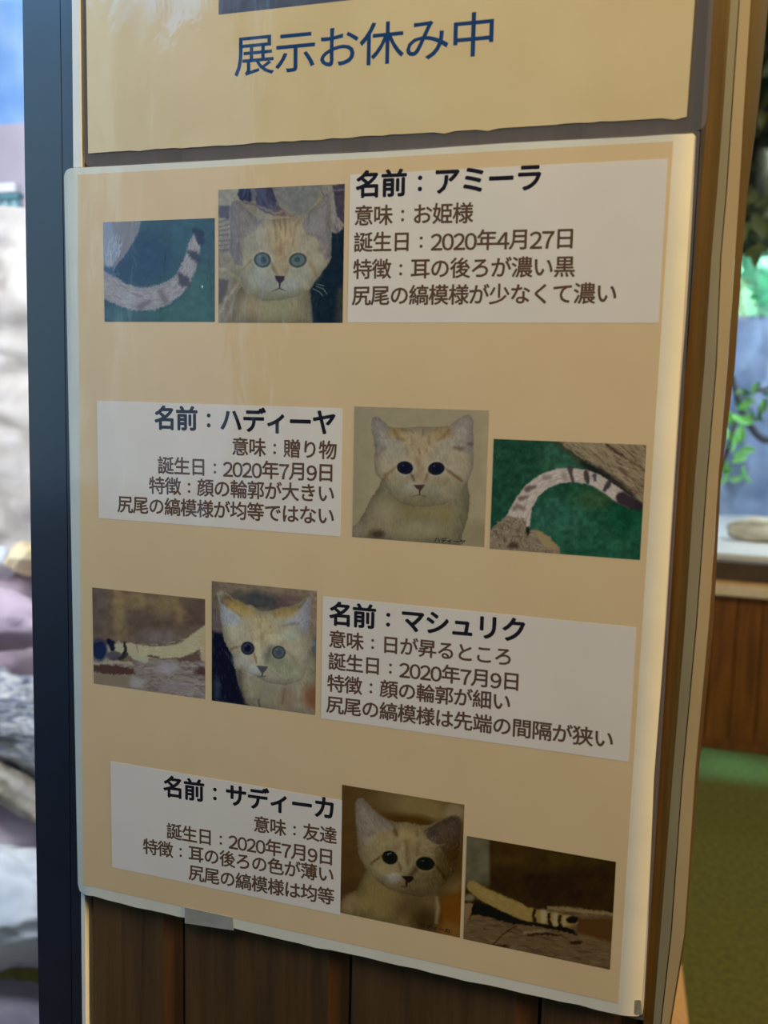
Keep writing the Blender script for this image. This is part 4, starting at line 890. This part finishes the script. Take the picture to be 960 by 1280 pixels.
box('sill_groove', (XL, YB - .01, zs(731)), (XR, YB + .03, zs(725)), M['cream'], w2)
box('frame_bar', (XL, YB - .02, zs(725)), (XR, YB + .05, zs(702)), M['darkframe'], w2, .003)
box('pane', (XL, YB + .02, zs(702)), (XR, YB + .026, 2.3), M['glass'], w2)
lz = zs(696)
led = box('exhibit_ledge', (XL, YB + .06, lz - .10), (XR, 4.9, lz), M['whiteledge']); led.name = 'floor'; tag(led, kind='structure')
# pale log on the ledge
M['palelog'] = mottled('pale_log', (150, 142, 124), (206, 198, 176), 12, .85, scale=(1, 4, 4), bump=.6, bdist=.01, c3=(232, 226, 206))
bm = bmesh.new(); pts = lerp_pts(V(908, 677, 3.95), V(1110, 686, 3.95), 40, .01); pts = [p + Vector((0, 0, 0)) for p in pts]
tube(bm, pts, [.02 + .032 * min(1, (i / 7) ** .6) for i in range(40)], 26, .3, 3)
lo_ = mesh_obj('log', bm, M['palelog'], smooth=True); tag(lo_, 'pale cream log lying on the white ledge behind the far glass', 'log')
mz = min((lo_.matrix_world @ v.co).z for v in lo_.data.vertices); 
for v in lo_.data.vertices: v.co.z += lz - mz - .004
# blue rock wall
M['bluerock'] = mottled('blue_grey_rock', (104, 122, 156), (134, 154, 188), 3.5, .85, scale=(1.4, 1, .5), bump=.5, bdist=.03, detail=6, c3=(158, 178, 208))
bm = bmesh.new(); g = []; nx, nz = 90, 80; zt2 = zs(392, 4.85)
from mathutils import noise as mn
for j in range(nz):
    row = []
    for i in range(nx):
        x = XL + (XR - XL) * i / (nx - 1); z = lz + (zt2 - lz) * j / (nz - 1)
        d, _p = mn.voronoi(Vector((x * 2.6 + .3 * rnoise((x * 2, z * 2, 0), 2), 0, z * 1.3))); 
        y = 4.85 - .20 * min(1, (d[1] - d[0]) * 1.2) - .05 * rnoise((x * 5, z * 4, 0), 9)
        row.append(bm.verts.new((x, y, z + (.05 * rnoise((x * 4, 0, 0), 5) if j == nz - 1 else 0))))
    g.append(row)
for j in range(nz - 1):
    for i in range(nx - 1): bm.faces.new((g[j][i], g[j][i + 1], g[j + 1][i + 1], g[j + 1][i]))
tp_ = [bm.verts.new((v.co.x, 5.0, v.co.z)) for v in g[-1]]
for i in range(nx - 1): bm.faces.new((g[-1][i], g[-1][i + 1], tp_[i + 1], tp_[i]))
rw = mesh_obj('wall_far', bm, M['bluerock'], smooth=True); tag(rw, kind='structure'); rw.name = 'wall_back'
M['mint'] = mottled('pale_mint_backdrop', (120, 214, 170), (170, 236, 200), 6, .9, c3=(150, 226, 130))  # added backdrop: brightness of the sky gap is put into its colour
hd = box('wall_backdrop', (XL, 6.2, FLOOR), (XR + .9, 6.3, 1.15), M['mint']); hd.name = 'wall_back'; tag(hd, kind='structure')
# hose / dark vine
M['vine'] = mottled('dark_vine', (34, 38, 48), (52, 56, 66), 30, .6)
bm = bmesh.new(); cp = [(915, 470), (925, 505), (936, 528), (948, 545), (962, 550), (985, 540), (1010, 500), (1030, 440)]
P_ = [V(a, b, 4.5) for a, b in cp]; sm = []
for i in range(len(P_) - 1):
    for k in range(5):
        t = k / 5; a0 = P_[max(i - 1, 0)]; a1 = P_[i]; a2 = P_[i + 1]; a3 = P_[min(i + 2, len(P_) - 1)]
        sm.append(.5 * ((2 * a1) + (a2 - a0) * t + (2 * a0 - 5 * a1 + 4 * a2 - a3) * t * t + (3 * a1 - a0 - 3 * a2 + a3) * t ** 3))
tube(bm, sm, .017, 10); vn = mesh_obj('vine', bm, M['vine'], smooth=True); tag(vn, 'dark looping vine hanging in front of the blue rock wall', 'vine')
# plants: each leaf its own part
def leaf_mesh(name, L, W, mat):
    bm = bmesh.new(); n = 7; mid_, l_, r_ = [], [], []
    for i in range(n):
        t = i / (n - 1); wv = W * math.sin(math.pi * min(1, t * 1.02)) ** .8 * (1 - .25 * t); zc = .10 * L * math.sin(t * math.pi) * 1.0
        mid_.append(bm.verts.new((t * L, 0, zc - .02 * L))); l_.append(bm.verts.new((t * L, wv, zc + .01))); r_.append(bm.verts.new((t * L, -wv, zc + .01)))
    for i in range(n - 1):
        bm.faces.new((mid_[i], mid_[i + 1], l_[i + 1], l_[i])); bm.faces.new((r_[i], r_[i + 1], mid_[i + 1], mid_[i]))
    me = bpy.data.meshes.new(name); bmesh.ops.remove_doubles(bm, verts=bm.verts[:], dist=1e-5); bm.to_mesh(me); bm.free(); me.materials.append(mat)
    for p in me.polygons: p.use_smooth = True
    return me
def leafmat(name, a, b, tr=.35):
    m = NT(name); oi = m.n('ShaderNodeObjectInfo'); c = m.ramp(oi.outputs['Random'], [(0, lin(a)), (1, lin(b))])
    m.l(c, m.b.inputs['Base Color']); m.b.inputs['Roughness'].default_value = .5
    tl_ = m.n('ShaderNodeBsdfTranslucent'); m.l(c, tl_.inputs[0]); mx = m.n('ShaderNodeMixShader'); mx.inputs[0].default_value = tr
    m.l(m.b.outputs[0], mx.inputs[1]); m.l(tl_.outputs[0], mx.inputs[2]); m.l(mx.outputs[0], m.out.inputs[0]); return m.m
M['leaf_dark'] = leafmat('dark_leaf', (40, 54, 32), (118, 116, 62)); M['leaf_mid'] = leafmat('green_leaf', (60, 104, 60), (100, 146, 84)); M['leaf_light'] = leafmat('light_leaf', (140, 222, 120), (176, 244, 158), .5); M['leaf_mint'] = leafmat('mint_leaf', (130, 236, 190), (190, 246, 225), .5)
M['twig'] = mottled('brown_twig', (66, 50, 36), (92, 72, 52), 30, .8)
def plant(name, label, spots, L, W, mat, seed, trunk, ang=None):
    """spots: where leaves sit; trunk: polyline of the stem"""
    rd = random.Random(seed); base = trunk[0]; root = empty(name, base, label, 'plant')
    bm = bmesh.new(); tube(bm, trunk, [.014 * (1 - .6 * i / (len(trunk) - 1)) for i in range(len(trunk))], 8); mesh_obj('stem', bm, M['twig'], root, True)
    me = leaf_mesh('leaf', L, W, mat)
    for s_ in spots:
        o = bpy.data.objects.new('leaf', me); COL.objects.link(o); o.parent = root; o.matrix_parent_inverse = Matrix.Translation(base).inverted()
        o.location = s_; a_ = ang if ang is not None else rd.uniform(0, 360)
        o.rotation_euler = (math.radians(90 + rd.uniform(-50, 50)), math.radians((a_ + rd.uniform(-35, 35))), rd.uniform(-.7, .7)); k = rd.uniform(.7, 1.2); o.scale = (k, k, k)
rd = random.Random(4)
sp = [V(rd.uniform(898, 1080), rd.uniform(-60, 318), 4.55 + rd.uniform(-.12, .2)) for _ in range(230)]
plant('leafy_shrub', 'dense dark leafy shrub hanging above the bright gap behind the far glass', sp, .13, .035, M['leaf_dark'], 1, [V(1000, 395, 4.75), V(990, 250, 4.7), V(970, 100, 4.65), V(960, -60, 4.6)])
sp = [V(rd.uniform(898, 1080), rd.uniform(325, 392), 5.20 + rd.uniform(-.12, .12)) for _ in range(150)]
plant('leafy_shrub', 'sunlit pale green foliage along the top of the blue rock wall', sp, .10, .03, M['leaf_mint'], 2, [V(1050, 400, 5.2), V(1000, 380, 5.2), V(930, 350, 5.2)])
sp = [V(a + rd.uniform(-2, 2), b + rd.uniform(-3, 3), 4.25 + rd.uniform(-.04, .04)) for a, b in [(908, 515), (915, 520), (922, 522), (926, 530), (913, 530), (906, 540), (910, 550), (919, 552), (925, 560), (932, 565), (915, 568), (907, 575), (922, 578), (929, 580), (908, 592), (912, 600), (904, 560), (902, 585), (900, 600), (918, 512)]]
plant('fern', 'bright green leafy sprig in front of the blue rock wall', sp, .075, .021, M['leaf_light'], 3, [V(885, 640, 4.25), V(895, 600, 4.25), V(912, 555, 4.25), V(922, 515, 4.25)])
sp = [V(a + rd.uniform(-3, 3), b + rd.uniform(-3, 3), 4.35 + rd.uniform(-.04, .04)) for a, b in [(924, 486), (932, 490), (940, 486), (948, 490), (935, 500), (944, 505), (930, 508), (940, 516), (948, 524), (955, 510), (958, 495), (962, 520), (950, 478), (926, 500)]]
plant('leafy_branch', 'darker green leaves above the looping dark vine', sp, .065, .018, M['leaf_mid'], 4, [V(1010, 478, 4.35), V(970, 482, 4.35), V(935, 492, 4.35)])
# foliage backing, dark: canopy trunk
M['trunk'] = wood_mat('dark_trunk', [(40, 36, 26), (62, 56, 40), (82, 72, 50)], grain=(3, 3, .6), sc=6)
bm = bmesh.new()
for k, (u, w_) in enumerate([(905, 0.13), (950, .15), (1010, .14), (1075, .14)]):
    tube(bm, [V(u, 318, 5.55), V(u + 6, 150, 5.55), V(u - 4, -120, 5.55)], [w_, w_ * .9, w_], 10, .2, k)
tk = mesh_obj('bark_screen', bm, M['trunk'], smooth=True); tag(tk, 'dark mossy trunks standing close together behind the dark shrub', 'trunk')
# wooden step at the foot of the pillar's far side
st = empty('wooden_step', (.2, 1.55, FLOOR), 'pale orange wooden step on the green floor at the foot of the pillar', 'step')
pt = at(852, 1206, 1.9); zz = FLOOR + .12
d = R.T @ np.array([(852 - 480) / F, (1206 - 640) / F, 1.0]); k = (zz - CAM[2]) / d[2]; A_ = CAM + d * k
d = R.T @ np.array([(862 - 480) / F, (1290 - 640) / F, 1.0]); k = (zz - CAM[2]) / d[2]; B_ = CAM + d * k
bm = bmesh.new(); poly = [(A_[0], A_[1]), (B_[0], B_[1]), (B_[0] - .17, B_[1] - .09), (A_[0] - .17, A_[1] - .10)]
for z0_, z1_ in ((zz - .03, zz),):
    lo = [bm.verts.new((x, y, z0_)) for x, y in poly]; hi = [bm.verts.new((x, y, z1_)) for x, y in poly]
    bm.faces.new(lo); bm.faces.new(hi[::-1])
    for i in range(4): bm.faces.new((lo[i], hi[i], hi[(i + 1) % 4], lo[(i + 1) % 4]))
mesh_obj('tread', bm, M['lightwood'], st)
bm = bmesh.new(); poly = [(x * .94 + .06 * (A_[0] - .08), y * .94 + .06 * (A_[1] - .15)) for x, y in poly]
lo = [bm.verts.new((x, y, FLOOR)) for x, y in poly]; hi = [bm.verts.new((x, y, zz - .03)) for x, y in poly]
bm.faces.new(lo); bm.faces.new(hi[::-1])
for i in range(4): bm.faces.new((lo[i], hi[i], hi[(i + 1) % 4], lo[(i + 1) % 4]))
mesh_obj('riser_box', bm, M['lightwood'], st)
